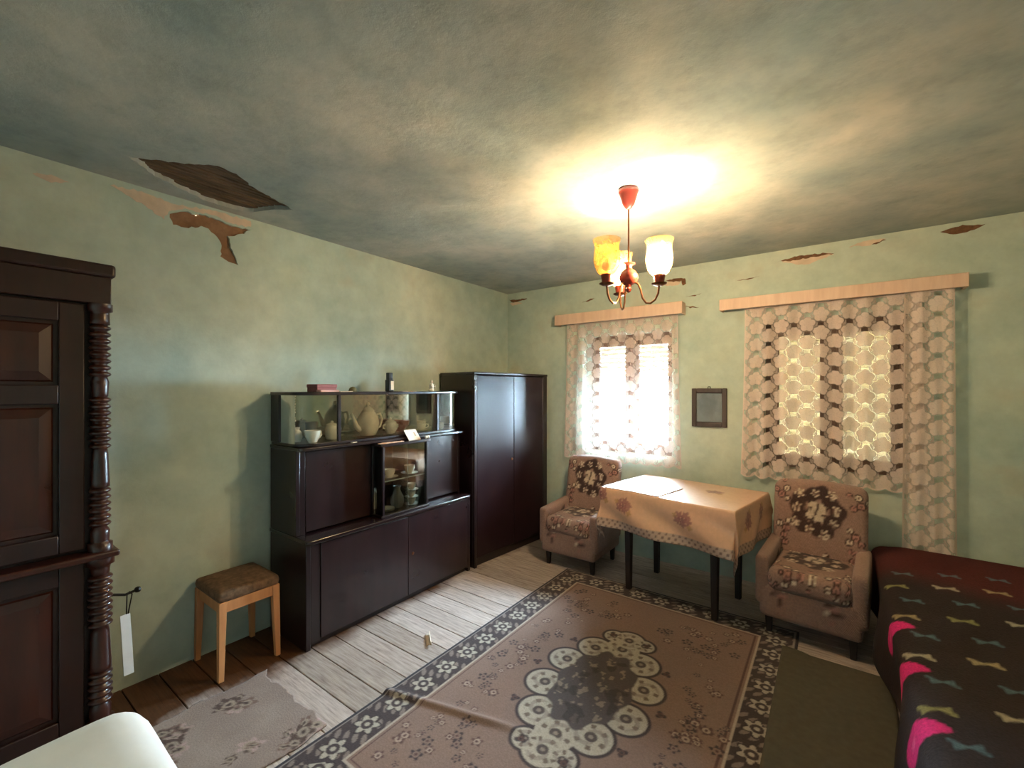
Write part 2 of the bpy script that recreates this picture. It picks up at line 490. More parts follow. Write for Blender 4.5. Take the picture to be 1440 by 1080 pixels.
# clay behind the fallen plaster
yy, zz = np.meshgrid(np.linspace(0.72, 1.28, 60), np.linspace(2.18, 2.53, 40))
sheet('clay_patch', np.stack([XL-0.014+0.006*fbm(yy, zz, 30, 4, 2), yy, zz], -1), m_clay, wl)
def patch(name, pts, plane, m, parent, off=0.0016, seed=1, amp=0.006):
    pg = ragged(pts, 0.015, amp, seed); mb = MB(); mb.prism(pg, 0, off)
    if plane == 'L': R = lambda v: (XL+v[2], v[0], v[1])
    else: R = lambda v: (v[0], YW-v[2], v[1])
    mb.v = [R(v) for v in mb.v]
    return mb.build(name, m, parent, smooth=False)
patch('bare_plaster_patch', [(0.56,2.505),(0.68,2.515),(0.84,2.50),(1.0,2.525),(1.2,2.525),(1.205,2.49),(1.12,2.478),(1.0,2.497),(0.87,2.486),(0.79,2.45),(0.775,2.40),(0.71,2.44),(0.63,2.47)], 'L', m_plaster, wl, seed=8)
patch('bare_plaster_patch', [(0.30,2.46),(0.36,2.475),(0.42,2.46),(0.36,2.44)], 'L', m_plaster, wl, seed=18)

# window wall built as one mesh around two openings
mb = MB()
TH = 0.36
xs = [XL-0.1, WIN[0][0], WIN[0][1], WIN[1][0], WIN[1][1], XR+0.1]
z0, z1 = WIN[0][2], WIN[0][3]
for i in range(5):
    if i in (1, 3):
        mb.box(xs[i], xs[i+1], YW, YW+TH, -0.12, z0); mb.box(xs[i], xs[i+1], YW, YW+TH, z1, H+0.1)
    else:
        mb.box(xs[i], xs[i+1], YW, YW+TH, -0.12, H+0.1)
wf = struct(mb.build('wall_far', m_wall, smooth=False))
for k, (mm, pts) in enumerate([
    (m_plaster, [(-0.30,2.455),(-0.16,2.475),(0.0,2.465),(0.02,2.45),(-0.07,2.43),(-0.14,2.405),(-0.22,2.425)]),
    (m_stain,   [(-0.32,2.462),(-0.20,2.480),(-0.03,2.472),(0.02,2.458),(-0.10,2.455),(-0.24,2.450)]),
    (m_plaster, [(0.10,2.49),(0.20,2.515),(0.30,2.505),(0.22,2.478)]),
    (m_stain,   [(0.20,2.485),(0.27,2.505),(0.30,2.500),(0.25,2.48)]),
    (m_stain,   [(0.56,2.495),(0.66,2.515),(0.76,2.50),(0.68,2.465),(0.62,2.47)]),
    (m_stain,   [(-1.16,2.435),(-1.07,2.445),(-0.99,2.435),(-0.985,2.39),(-1.01,2.375),(-1.02,2.415),(-1.10,2.42)]),
    (m_plaster, [(-1.18,2.42),(-1.06,2.425),(-1.02,2.41),(-1.05,2.385),(-1.15,2.395)]),
    (m_stain,   [(-2.84,2.475),(-2.74,2.465),(-2.66,2.468),(-2.60,2.462),(-2.68,2.445),(-2.80,2.44)]),
    (m_plaster, [(-2.83,2.44),(-2.72,2.44),(-2.66,2.42),(-2.80,2.405)]),
    (m_stain,   [(-0.99,2.28),(-0.90,2.285),(-0.86,2.29),(-0.93,2.272)]),
    (m_stain,   [(-0.99,2.20),(-0.93,2.19),(-0.88,2.175),(-0.95,2.18)]),
    (m_stain,   [(-0.60,2.36),(-0.52,2.352),(-0.44,2.37),(-0.52,2.36)]),
    (m_stain,   [(-1.96,2.345),(-1.90,2.355),(-1.85,2.372),(-1.82,2.366),(-1.88,2.345)]),
]):
    patch('plaster_scar', pts, 'F', mm, wf, off=0.0014+0.0004*(k % 3), seed=30+k, amp=0.004)

struct(MB().box(XR, XR+0.1, YB-0.1, YW, -0.12, H+0.1).build('wall_right', m_wall, smooth=False))
struct(MB().box(XL-0.1, XR+0.1, YB-0.1, YB, -0.12, H+0.1).build('wall_back', m_wall, smooth=False))
struct(MB().box(-14, 12, YW+TH+0.02, 30, -0.75, -0.65).build('ground', m_soil))

def window(n, w, shut_to, half):
    x0, x1, a, b = w
    root = bpy.data.objects.new('window_%d' % n, None); C.objects.link(root); struct(root)
    root.location = ((x0+x1)/2, YW+REV, a)
    hw, hh = (x1-x0)/2, b-a
    D = 0.07
    MB().box(-hw,-hw+.05,0,D,0,hh).box(hw-.05,hw,0,D,0,hh).box(-hw+.05,hw-.05,0,D,0,.05).box(-hw+.05,hw-.05,0,D,hh-.06,hh).box(-.03,.03,0,D,.05,hh-.06).build('window_frame', m_framew, root, bevel=.004)
    MB().box(-hw, hw, -REV+0.004, 0.0, -0.03, 0.004).build('window_sill', m_reveal, root, bevel=.006)
    for s in (-1, 1):
        xa, xb = (-hw+.05, -.03) if s < 0 else (.03, hw-.05)
        sash = MB().box(xa,xa+.04,-.012,.03,.05,hh-.06).box(xb-.04,xb,-.012,.03,.05,hh-.06).box(xa+.04,xb-.04,-.012,.03,.05,.10).box(xa+.04,xb-.04,-.012,.03,hh-.105,hh-.06).build('sash', m_framew, root, bevel=.004)
        MB().box(xa+.038,xb-.038,.008,.012,.098,hh-.103).build('pane', m_glass, sash, smooth=False)
    # roller shutter outside the glass
    sh = MB().box(-hw,-hw+.03,D,D+.05,0,hh).box(hw-.03,hw,D,D+.05,0,hh).build('shutter_rail', m_framew, root)
    p = 0.043; z = hh - 0.02; first = None
    gap = 0.006
    while z - p > shut_to - 0.001:
        if first is None:
            first = MB().tube([(-hw+.012,0,0),(hw-.012,0,0)], half, 10).build('shutter_slat', m_shutter, sh, loc=(0, D+.025, z-p/2))
            for v in first.data.vertices: v.co.y *= 0.35
        else:
            o = first.copy(); C.objects.link(o); o.parent = sh; o.location = (0, D+.025, z-p/2)
        z -= p
    return root
window(1, WIN[0], 0.69, 0.0198)
window(2, WIN[1], 0.0, 0.0232)

# ------------------------------------------------------------------ cornices and lace curtains
def cornice(label, x0, x1, zb, zt, cx=0):
    t = thing('curtain_cornice', label, 'cornice', ((x0+x1)/2, YW, zb))
    hw = (x1-x0)/2; hh = zt-zb; d = 0.115
    MB().box(-hw, hw, -d, -d+.018, 0, hh).build('front_board', m_cornice, t, bevel=.003)
    MB().box(-hw+.002, hw-.002, -d+.018, -.004, hh-.016, hh-.002).build('top_board', m_cornice, t, bevel=.002)
    for s in (-1, 1):
        xa = -hw if s < 0 else hw-.016
        MB().box(xa, xa+.016, -d+.018, -.004, 0, hh-.016).build('end_board', m_cornice, t, bevel=.002)
    MB().tube([(-hw+.016, -.045, hh*.45), (hw-.016, -.045, hh*.45)], .006, 8).build('rod', m_brass, t)
cornice('short cream wooden cornice above the half shuttered window', -2.20, -0.985, 2.125, 2.225)
cornice('long cream wooden cornice above the fully shuttered window', -0.705, 0.67, 2.115, 2.200)

def lace_mat():
    M = NT('cotton_lace')
    a = M.add('ShaderNodeVertexColor'); a.layer_name = 'Col'
    sep = M.add('ShaderNodeSeparateColor'); M.link(a.outputs['Color'], sep.inputs['Color'])
    n = noise_node(M, 170, 2)
    # thread irregularity
    ad = M.add('ShaderNodeMath', operation='MULTIPLY_ADD'); ad.inputs[1].default_value = 0.35
    M.link(n.outputs['Fac'], ad.inputs[0])
    sb = M.add('ShaderNodeMath', operation='SUBTRACT'); sb.inputs[1].default_value = 0.175
    M.link(sep.outputs[0], sb.inputs[0]); M.link(sb.outputs[0], ad.inputs[2])
    ad.use_clamp = True
    df = M.add('ShaderNodeBsdfDiffuse'); df.inputs['Color'].default_value = (*lin(228, 206, 196), 1)
    tl = M.add('ShaderNodeBsdfTranslucent'); tl.inputs['Color'].default_value = (*lin(232, 220, 210), 1)
    m1 = M.add('ShaderNodeMixShader'); m1.inputs['Fac'].default_value = 0.05
    M.link(df.outputs[0], m1.inputs[1]); M.link(tl.outputs[0], m1.inputs[2])
    tr = M.add('ShaderNodeBsdfTransparent')
    m2 = M.add('ShaderNodeMixShader'); M.link(ad.outputs[0], m2.inputs['Fac'])
    M.link(tr.outputs[0], m2.inputs[1]); M.link(m1.outputs[0], m2.inputs[2])
    M.link(m2.outputs[0], M.out.inputs['Surface'])
    return M.m
m_lace = lace_mat()

def lace_density(u, v):
    """clover flowers in a brick lattice with square eyelets between them"""
    pu, pv = 0.088, 0.128
    out = np.full(u.shape, 0.46)
    for off in (0, 1):
        cu = np.round((u/pu - off)/2)*2 + off
        cv = np.round(v/pv - 0.5*off) + 0.5*off
        du = u-cu*pu; dv = v-cv*pv
        r = np.hypot(du, dv); th = np.arctan2(dv, du)
        R = 0.056*(0.74+0.26*np.abs(np.cos(2.5*th+0.6)))
        fl = 1-sstep(R-0.004, R+0.002, r)
        out = np.maximum(out, 0.80*fl)
        out = np.where((r > R) & (r < R+0.006), 0.28, out)
        vein = (np.abs(np.cos(2.5*th+0.6)) < 0.10) & (r > 0.01) & (r < R)
        out = np.where(vein, 0.66, out)
        # eyelet half way between two flowers of one column
        dv2 = v-(np.floor(v/pv - 0.5*off)+0.5+0.5*off)*pv
        e = np.maximum(np.abs(du)*1.0/0.020, np.abs(dv2)/0.015)
        out = np.where(e < 1, 0.04, out)
    return out

def curtain(label, x0, x1, zt, zb, y0, seed, flare=0.03, folds=9, scallop=0.02, dens=1.0):
    W = x1-x0; step = 0.0040
    nu = int(W*1.12/step); nv = int((zt-zb)/step)
    U, V = np.meshgrid(np.linspace(0, 1, nu), np.linspace(0, 1, nv))      # V=0 top
    r = np.random.default_rng(seed)
    x = x0 + U*W + (U-0.5)*2*flare*V**1.5
    y = y0 - 0.011 - 0.010*np.sin(U*folds*2*math.pi + r.uniform(0,6) + 0.8*V) * (0.5+0.5*V) - 0.007*np.sin(U*folds*4.7 + 2) - 0.012*V*np.sin(U*9+seed)*0.6 - 0.010
    hem = scallop*np.abs(np.sin(U*W/0.09*math.pi/1.0))
    z = zt - V*(zt-zb+hem)
    a = lace_density(U*W*1.10, V*(zt-zb))
    dist = (1-V)*(zt-zb)
    a = np.where(dist < 0.012, 0.9, a)
    a = np.where((U*W < 0.008) | ((1-U)*W < 0.008), 0.9, a)
    a = np.where(V*(zt-zb) < 0.05, 0.7, a)
    a = a*dens
    o = sheet('lace_curtain', np.stack([x-(x0+x1)/2, y, z], -1), m_lace, alpha=a, loc=((x0+x1)/2, 0, 0))
    return tag(o, label, 'curtain')
YC = YW-0.028
curtain('white floral lace curtain glowing in front of the half shuttered window', -2.09, -1.035, 2.17, 0.845, YC, 3, flare=0.03, dens=0.78)
curtain('floral lace curtain over the fully shuttered window, ending above the armchair', -0.535, 0.47, 2.16, 0.84, YC, 5, flare=0.03)
curtain('narrow longer lace curtain hanging down behind the bed', 0.38, 0.615, 2.16, 0.30, YC-0.030, 8, flare=0.012, folds=3)

# ------------------------------------------------------------------ framed picture
t = thing('picture_frame', 'small dark framed faded picture hung between the two windows', 'picture', (-0.80, YW, 1.19))
fw, fh, fb = 0.133, 0.315, 0.036
MB().box(-fw, -fw+fb, -.024, -.002, 0, fh).box(fw-fb, fw, -.024, -.002, 0, fh).box(-fw+fb, fw-fb, -.024, -.002, 0, fb).box(-fw+fb, fw-fb, -.024, -.002, fh-fb, fh).build('frame', m_picframe, t, bevel=.005)
MB().box(-fw+fb-.004, fw-fb+.004, -.0165, -.0125, fb-.004, fb+.005).build('inner_slip', m_antgold, t)
MB().box(-fw+fb-.004, fw-fb+.004, -.0165, -.0125, fh-fb-.005, fh-fb+.004).build('inner_slip', m_antgold, t)
uu, vv = np.meshgrid(np.linspace(0,1,60), np.linspace(0,1,80))
pc = np.zeros(uu.shape+(3,)); pc[:] = lin(150, 140, 138)
pc = put(pc, 0.6*sstep(0.42, 0.30, np.hypot((uu-.45)*1.0, (vv-.62)*.8)), lin(126, 115, 115))
pc = put(pc, 0.25*(fbm(uu*6, vv*6, 1.5, 4, 9)+.3), lin(180, 170, 168))
m_print = attr_mat('faded_photograph', 0.6, nz=0.05)
sheet('print', np.stack([-fw+fb+uu*2*(fw-fb), np.full_like(uu, -.008), fb+vv*(fh-2*fb)], -1), m_print, t, col=pc)
MB().box(-fw+fb-.003, fw-fb+.003, -.012, -.010, fb-.003, fh-fb+.003).build('glass', m_cglass, t, smooth=False)
MB().tube([(-.012,-.008,fh-.002),(-.008,-.008,fh+.014),(.008,-.008,fh+.014),(.012,-.008,fh-.002)], .003, 6).build('hanger', m_iron, t)

# ------------------------------------------------------------------ wardrobe
WX, WY0, WY1, WZ = -2.365, 2.750, 3.755, 1.645
t = thing('wardrobe', 'tall dark lacquered two-door wardrobe in the corner beside the window', 'wardrobe', (-2.585, 3.262, 0), math.radians(-5.2))
def wl_(*a): return MB().box(a[0]+2.60, a[1]+2.60, a[2]-3.25, a[3]-3.25, a[4], a[5])
wl_(-2.80, WX-.022, WY0, WY0+.03, 0, WZ-.02).build('side_panel', m_mah, t, bevel=.003)
wl_(-2.80, WX-.022, WY1-.03, WY1, 0, WZ-.02).build('side_panel', m_mah, t, bevel=.003)
wl_(-2.805, WX+.005, WY0-.005, WY1+.005, WZ-.022, WZ).build('top', m_mah, t, bevel=.004)
wl_(-2.805, -2.79, WY0+.03, WY1-.03, .02, WZ-.02).build('back_panel', m_mah, t)
wl_(-2.80, WX-.03, WY0+.03, WY1-.03, .0, .075).build('plinth', m_mah, t, bevel=.003)
ym = (WY0+WY1)/2
for s, (a, b) in ((-1, (WY0+.032, ym-.002)), (1, (ym+.002, WY1-.07))):
    d = wl_(WX-.022, WX, a, b, .08, WZ-.03).build('door', m_wdoor, t, bevel=.003)
    k = ym-.03 if s < 0 else None
    if s < 0:
        MB().lathe([(0.0,-.002),(.012,-.002),(.012,.003),(.006,.005),(0,.005)], n=14).move(Matrix.Translation((WX+2.60, ym-.028-3.25, .86)) @ Matrix.Rotation(math.pi/2, 4, 'Y')).build('keyhole', m_brass, d)
wl_(WX-.022, WX+.002, WY1-.068, WY1, 0, WZ-.022).build('front_stile', m_mah, t, bevel=.003)
wl_(WX-.022, WX+.002, WY0, WY0+.030, 0, WZ-.022).build('front_stile', m_mah, t, bevel=.003)

# ------------------------------------------------------------------ display cabinet
CX, CY = -2.62, 2.0
t = thing('display_cabinet', 'dark lacquered display cabinet with glazed top and central glass showcase', 'cabinet', (CX, CY, 0))
cab = t
def cb(x0, x1, y0, y1, z0, z1): return MB().box(x0-CX, x1-CX, y0-CY, y1-CY, z0, z1)
B0, B1 = -2.83, -2.405              # back and lower front
Y0, Y1 = 1.305, 2.700
cb(B0, B1, Y0, Y0+.028, 0, .610).build('side_panel', m_mah, t, bevel=.003)
cb(B0, B1, Y1-.028, Y1, 0, .610).build('side_panel', m_mah, t, bevel=.003)
cb(B0, B1-.03, Y0+.028, Y1-.028, .0, .06).build('plinth', m_mah, t, bevel=.002)
cb(B0, B0+.012, Y0+.028, Y1-.028, .06, 1.15).build('back_panel', m_mah, t)
cb(B1-.02, B1-.001, Y0+.028, Y0+.085, .03, .608).build('front_stile', m_mah, t, bevel=.002)
cb(B1-.02, B1-.001, Y1-.05, Y1-.028, .03, .608).build('front_stile', m_mah, t, bevel=.002)
d1 = cb(B1-.018, B1+.004, Y0+.088, 2.042, .045, .600).build('lower_door', m_mahdoor, t, bevel=.003)
d2 = cb(B1-.018, B1+.004, 2.046, Y1-.053, .045, .600).build('lower_door', m_mahdoor, t, bevel=.003)
MB().lathe([(0,-.001),(.011,-.001),(.011,.002),(.005,.004),(0,.004)], n=14).move(Matrix.Translation((B1+.004-CX, 2.085-CY, .33)) @ Matrix.Rotation(math.pi/2,4,'Y')).build('keyhole', m_brass, d2)
# ledge with rounded front ends
def rounded_slab(x0, x1, y0, y1, z0, z1, r, n=6):
    pts = [(x0-CX, y0-CY)]
    for k in range(n+1):
        a = -math.pi/2 + (math.pi/2)*k/n; pts.append((x1-r+r*math.cos(a)-CX, y0+r+r*math.sin(a)-CY))
    for k in range(n+1):
        a = (math.pi/2)*k/n; pts.append((x1-r+r*math.cos(a)-CX, y1-r+r*math.sin(a)-CY))
    pts.append((x0-CX, y1-CY))
    return MB().prism(pts, z0, z1)
rounded_slab(B0, B1+.028, Y0-.006, Y1-.012, .610, .634, .03).build('ledge', m_ledge, t, bevel=.005)
# middle section
MX = -2.520
cb(B0, MX, Y0, Y0+.025, .634, 1.135).build('side_panel', m_mah, t, bevel=.003)
cb(B0, MX, Y1-.028, Y1-.003, .634, 1.135).build('side_panel', m_mah, t, bevel=.003)
SY0, SY1, SX = 1.835, 2.240, -2.412
cb(MX-.018, MX, Y0+.06, SY0-.012, .645, 1.125).build('middle_door', m_mahdoor, t, bevel=.003)
cb(MX-.018, MX-.002, Y0+.025, Y0+.058, .634, 1.135).build('front_stile', m_mah, t, bevel=.002)
cb(MX-.018, MX, SY1+.014, Y1-.03, .645, 1.125).build('middle_door', m_mahdoor, t, bevel=.003)
for y in (SY0-.010, SY1+.0):
    cb(B0+.012, MX, y, y+.012, .634, 1.135).build('partition', m_mah, t)
m_glassedge = mat('glass_shelf_edge', lin(190, 206, 206), 0.15, 0.03, 10, 0)
# showcase: base, posts, top, panes, glass shelf
rounded_slab(B0+.02, SX+.006, SY0-.012, SY1+.014, .634, .650, .012).build('showcase_floor', m_mah, t, bevel=.003)
rounded_slab(MX-.01, SX+.012, SY0-.02, SY1+.022, 1.112, 1.132, .012).build('showcase_top', m_ledge, t, bevel=.003)
for y in (SY0, SY1-.014):
    cb(SX-.016, SX, y, y+.016, .650, 1.112).build('post', m_mah, t, bevel=.002)
cb(MX-.004, MX+.010, SY0-.010, SY0+.004, .650, 1.112).build('post', m_mah, t, bevel=.002)
cb(MX-.004, MX+.010, SY1-.004, SY1+.010, .650, 1.112).build('post', m_mah, t, bevel=.002)
for a, b, dx in ((SY0+.016, 2.055, -.007), (2.035, SY1-.014, -.012)):
    cb(SX+dx-.002, SX+dx+.002, a, b, .651, 1.111).build('pane', m_cglass, t, smooth=False)
cb(MX+.010, SX-.016, SY0+.004, SY0+.008, .651, 1.111).build('pane', m_cglass, t, smooth=False)
cb(MX+.010, SX-.016, SY1-.008, SY1-.004, .651, 1.111).build('pane', m_cglass, t, smooth=False)
gs = cb(B0+.06, SX-.025, SY0+.010, SY1-.014, .868, .874).build('glass_shelf', m_cglass, t, smooth=False)
cb(SX-.026, SX-.022, SY0+.012, SY1-.016, .867, .875).build('shelf_edge', m_glassedge, gs, smooth=False)
# upper shelf and curved vitrine
rounded_slab(B0, -2.462, Y0-.004, Y1, 1.135, 1.155, .03).build('shelf', m_ledge, t, bevel=.004)
VX, VR, VZ0, VZ1 = -2.487, 0.11, 1.155, 1.462
rounded_slab(B0, VX+.002, Y0+.006, Y1-.02, VZ0, VZ0+.018, VR, 10).build('vitrine_floor', m_mah, t, bevel=.003)
rounded_slab(B0, VX+.012, Y0-.002, Y1-.010, VZ1, VZ1+.020, VR, 10).build('vitrine_top', m_mah, t, bevel=.004)
cb(B0, B0+.10, Y0+.002, Y0+.022, VZ0+.018, VZ1).build('vitrine_side', m_mah, t, bevel=.002)
cb(B0, B0+.10, Y1-.040, Y1-.020, VZ0+.018, VZ1).build('vitrine_side', m_mah, t, bevel=.002)
m_vback = mat('clouded_vitrine_mirror', lin(206, 212, 208), 0.07, 0.05, 5, 0.0, metal=0.9)
cb(B0+.012, B0+.022, Y0+.022, Y1-.040, VZ0+.018, VZ1).build('vitrine_back', m_vback, t)
for y in (1.566, 2.416):
    cb(VX-.018, VX, y-.010, y+.010, VZ0+.018, VZ1).build('post', m_mah, t, bevel=.002)
cb(VX-.010, VX-.006, 1.576, 2.406, VZ0+.018, VZ1).build('pane', m_cglass, t, smooth=False)
def curved_pane(ya, yb, sgn):
    """straight run, quarter-round corner, straight return to the side panel"""
    yo = (Y0+.010) if sgn < 0 else (Y1-.030)
    pts = [(VX-.008, ya)]
    cxr, cyr = VX-.008-VR+.01, yo - sgn*(VR-.01)
    R = VR-.01
    for k in range(13):
        a = (math.pi/2)*k/12
        pts.append((cxr+R*math.cos(a), cyr+sgn*R*math.sin(a)))
    pts.append((B0+.10, yo))
    P = np.array([[(x-CX, y-CY, z) for x, y in pts] for z in (VZ0+.018, VZ1)])
    return sheet('curved_pane', P, m_cglass, t)
curved_pane(1.556, Y0, -1); curved_pane(2.426, Y1, 1)

# ------------------------------------------------------------------ crockery and knick-knacks
def teapot(loc, s, label, m, spout_dir=-1, name='teapot'):
    t = thing(name, label, 'teapot', loc)
    body = [(0,0),(.036,0),(.042,.006),(.056,.035),(.060,.07),(.054,.105),(.038,.130),(.030,.136)]
    MB().lathe([(r*s, z*s) for r, z in body]+[(0,.136*s)], n=28).build('body', m, t)
    MB().lathe([(r*s, z*s) for r, z in [(.034,.134),(.034,.140),(.022,.154),(.008,.160),(.006,.166),(.011,.174),(.008,.184),(0,.187)]], n=24).build('lid', m, t)
    d = spout_dir
    MB().tube([(0,d*.050*s,.035*s),(0,d*.075*s,.055*s),(0,d*.088*s,.09*s),(0,d*.105*s,.128*s)], [.017*s,.014*s,.010*s,.007*s], 10).build('spout', m, t)
    MB().tube([(0,-d*.048*s,.112*s),(0,-d*.080*s,.118*s),(0,-d*.094*s,.085*s),(0,-d*.080*s,.045*s),(0,-d*.056*s,.034*s)], .006*s, 8).build('handle', m, t)
    return t
def cup(loc, s, label, m, group, saucer=True, rz=0.0, cat='cup'):
    t = thing('cup', label, cat, (loc[0], loc[1], loc[2]), rz, group)
    z0 = .008*s if saucer else 0
    MB().lathe([(0,z0),(.020*s,z0),(.022*s,z0+.006*s),(.034*s,z0+.028*s),(.038*s,z0+.056*s),(.035*s,z0+.056*s),(.031*s,z0+.028*s),(.018*s,z0+.010*s),(0,z0+.009*s)], n=22).build('bowl', m, t)
    MB().tube([(0,.034*s,z0+.048*s),(0,.052*s,z0+.046*s),(0,.056*s,z0+.030*s),(0,.042*s,z0+.018*s),(0,.030*s,z0+.020*s)], .0045*s, 7).build('handle', m, t)
    if saucer:
        MB().lathe([(0,0),(.030*s,0),(.056*s,.010*s),(.060*s,.014*s),(.056*s,.014*s),(.030*s,.005*s),(0,.005*s)], n=26).build('saucer', m, t)
    return t
def lathe_thing(name, label, cat, loc, prof, m, n=24, group=None, sx=1, sy=1):
    o = MB().lathe(prof, n=n, sx=sx, sy=sy).build(name, m, loc=loc)
    return tag(o, label, cat, group)
VF = VZ0+.018
tray = lathe_thing('serving_tray', 'oval tarnished serving tray under the teapot in the vitrine', 'tray', (-2.612, 1.92, VF), [(0,0),(.085,0),(.10,.006),(.105,.010),(.10,.009),(.085,.004),(0,.004)], m_tray, 30, sy=2.0)
teapot((-2.60, 1.855, VF+.004), 1.25, 'large cream coffee pot with spout on the tray in the vitrine', m_cream)
cup((-2.565, 1.433, VF), 1.30, 'white cup standing alone in the rounded end of the vitrine', m_white, None, saucer=False, rz=0.3)
lathe_thing('jar', 'cream lidded jar just behind the vitrine post beside the white cup', 'jar', (-2.62, 1.595, VF), [(0,0),(.034,0),(.042,.01),(.044,.07),(.036,.088),(.038,.092),(.030,.102),(.008,.108),(.010,.118),(0,.122)], m_cream)
lathe_thing('beaker', 'tall grey beaker at the back of the rounded vitrine end', 'beaker', (-2.70, 1.50, VF), [(0,0),(.030,0),(.036,.09),(.038,.115),(.034,.115),(.032,.09),(0,.01)], m_greyp)
t = thing('sugar_bowl', 'white lidded sugar bowl beside the coffee pot in the vitrine', 'bowl', (-2.585, 2.035, VF+.004))
MB().lathe([(0,0),(.028,0),(.030,.006),(.050,.035),(.050,.060),(.040,.078),(0,.080)], n=24).build('body', m_white, t)
MB().lathe([(.042,.076),(.040,.084),(.020,.098),(.006,.102),(.010,.112),(0,.118)], n=20).build('lid', m_white, t)
for s in (-1, 1): MB().tube([(0,s*.046,.065),(0,s*.066,.062),(0,s*.066,.042),(0,s*.048,.036)], .005, 7).build('handle', m_white, t)
lathe_thing('bowl', 'rust red bowl beside the sugar bowl in the vitrine', 'bowl', (-2.680, 2.185, VF), [(0,0),(.035,0),(.04,.008),(.075,.05),(.085,.085),(.078,.085),(.06,.04),(0,.014)], m_rose)
lathe_thing('plate', 'small white dish in front of the red bowl in the vitrine', 'dish', (-2.555, 2.205, VF), [(0,0),(.025,0),(.045,.014),(.050,.018),(.044,.016),(.022,.005),(0,.005)], m_white)
lathe_thing('mug', 'cream mug beside the vitrine post nearer the wardrobe', 'mug', (-2.665, 2.405, VF), [(0,0),(.030,0),(.034,.004),(.036,.07),(.032,.07),(.030,.008),(0,.008)], m_cream)
lathe_thing('pot', 'small grey pot in the rounded vitrine end beside the wardrobe', 'pot', (-2.60, 2.545, VF), [(0,0),(.026,0),(.034,.02),(.030,.05),(.024,.055),(.020,.05),(0,.02)], m_greyp)
cup((-2.725, 1.690, VF), 0.95, 'small white cup with saucer behind the coffee pot spout in the vitrine', m_white, None, rz=2.0)
cup((-2.575, 2.325, VF), 0.95, 'small white cup with saucer between red bowl and cream mug', m_white, None, rz=-0.6)
lathe_thing('vase', 'short white vase in the rounded vitrine end beside the white cup', 'vase', (-2.66, 1.385, VF), [(0,0),(.022,0),(.032,.03),(.026,.06),(.014,.075),(.018,.09),(.014,.09),(0,.05)], m_white)
# string of white beads hanging in the rounded end
t = thing('bead_string', 'string of white beads hanging inside the rounded vitrine end', 'beads', (-2.60, 1.338, VF))
for k in range(13):
    z = .285 - k*.0165
    MB().lathe([(0,-.007),(.005,-.005),(.007,0),(.005,.005),(0,.007)], c=(.003*math.sin(k*1.7), .003*math.cos(k*2.1), z), n=10).build('bead', m_white, t)
MB().tube([(0,0,.082),(0,0,.289)], .0012, 5).build('cord', m_white, t)
# showcase contents
GS = .874
cup((-2.50, 1.960, GS), 1.0, 'white cup with saucer on the glass shelf by the showcase side pane', m_white, None, rz=1.2)
cup((-2.50, 2.140, GS), 1.05, 'white cup with saucer on the glass shelf by the far showcase post', m_white, None, rz=0.2)
SF = .650
lathe_thing('vase', 'grey stoneware jug vase on the showcase floor', 'vase', (-2.53, 2.05, SF), [(0,0),(.036,0),(.048,.03),(.046,.07),(.024,.115),(.022,.135),(.030,.150),(.026,.150),(.018,.13),(0,.10)], m_greyp)
for k in range(3):
    cup((-2.485, 2.145, SF+k*.0530), 0.84, ('bottom white cup with saucer of the stack on the showcase floor', 'middle white cup with saucer of the stack in the showcase', 'topmost white cup with saucer of the stack in the showcase')[k], m_white, 'stacked cups in the showcase', rz=0.5+k*1.4)
for k in range(2):
    lathe_thing('saucer', ('lower white saucer of the pair on the showcase floor by the side pane', 'upper white saucer of the pair on the showcase floor by the side pane')[k], 'saucer', (-2.495, 1.925, SF+k*.009), [(0,0),(.030,0),(.056,.010),(.060,.014),(.056,.014),(.030,.005),(0,.005)], m_white, 24, 'saucers in the showcase')
lathe_thing('jar', 'white jar at the back of the showcase floor', 'jar', (-2.630, 1.900, SF), [(0,0),(.03,0),(.034,.01),(.034,.11),(.026,.13),(.028,.145),(0,.148)], m_white)
# on the showcase top
ST = 1.155
def doily(loc, label):
    n = 40
    pts = []
    for k in range(n):
        a = 2*math.pi*k/n; r = .055*(1+.12*math.cos(10*a)); pts.append((r*math.cos(a)*.50, r*math.sin(a)*1.75))
    o = MB().prism(pts, 0, .003).build('doily', m_doily, loc=loc)
    return tag(o, label, 'doily')
doily((-2.431, 1.92, 1.132), 'peach crocheted doily lying on the central glass showcase')
t = thing('postcard', 'cream postcard leaning on the vitrine glass above the showcase', 'postcard', (-2.436, 2.135, 1.132), 0.10)
MB().box(-.0012,.0012,-.060,.060,0,.088).move(Matrix.Rotation(-0.66,4,'Y')).build('card', m_paper, t, smooth=False)
MB().box(.0012,.0018,.018,.034,.030,.062).move(Matrix.Rotation(-0.66,4,'Y')).build('stamp', mat('stamp_ink', lin(196, 160, 130), .8), t, smooth=False)
t = thing('bow_ornament', 'tiny white china bow on the far corner of the showcase top', 'ornament', (-2.415, 2.235, 1.132))
for s in (-1, 1): MB().lathe([(0,-.012),(.006,-.010),(.009,0),(.006,.010),(0,.012)], c=(0, s*.011, .0118), n=12).build('loop', m_white, t)
MB().lathe([(0,-.006),(.006,0),(0,.006)], c=(0,0,.0118), n=10).build('knot', m_white, t)
o = MB().prism(ragged([(-.012,-.020),(.010,-.016),(.014,.014),(-.006,.020)], .008, .003, 2), 0, .004).build('paper_scrap', m_paper, loc=(-2.472, 1.66, 1.155)); tag(o, 'tiny torn white scrap on the shelf edge below the vitrine', 'paper')
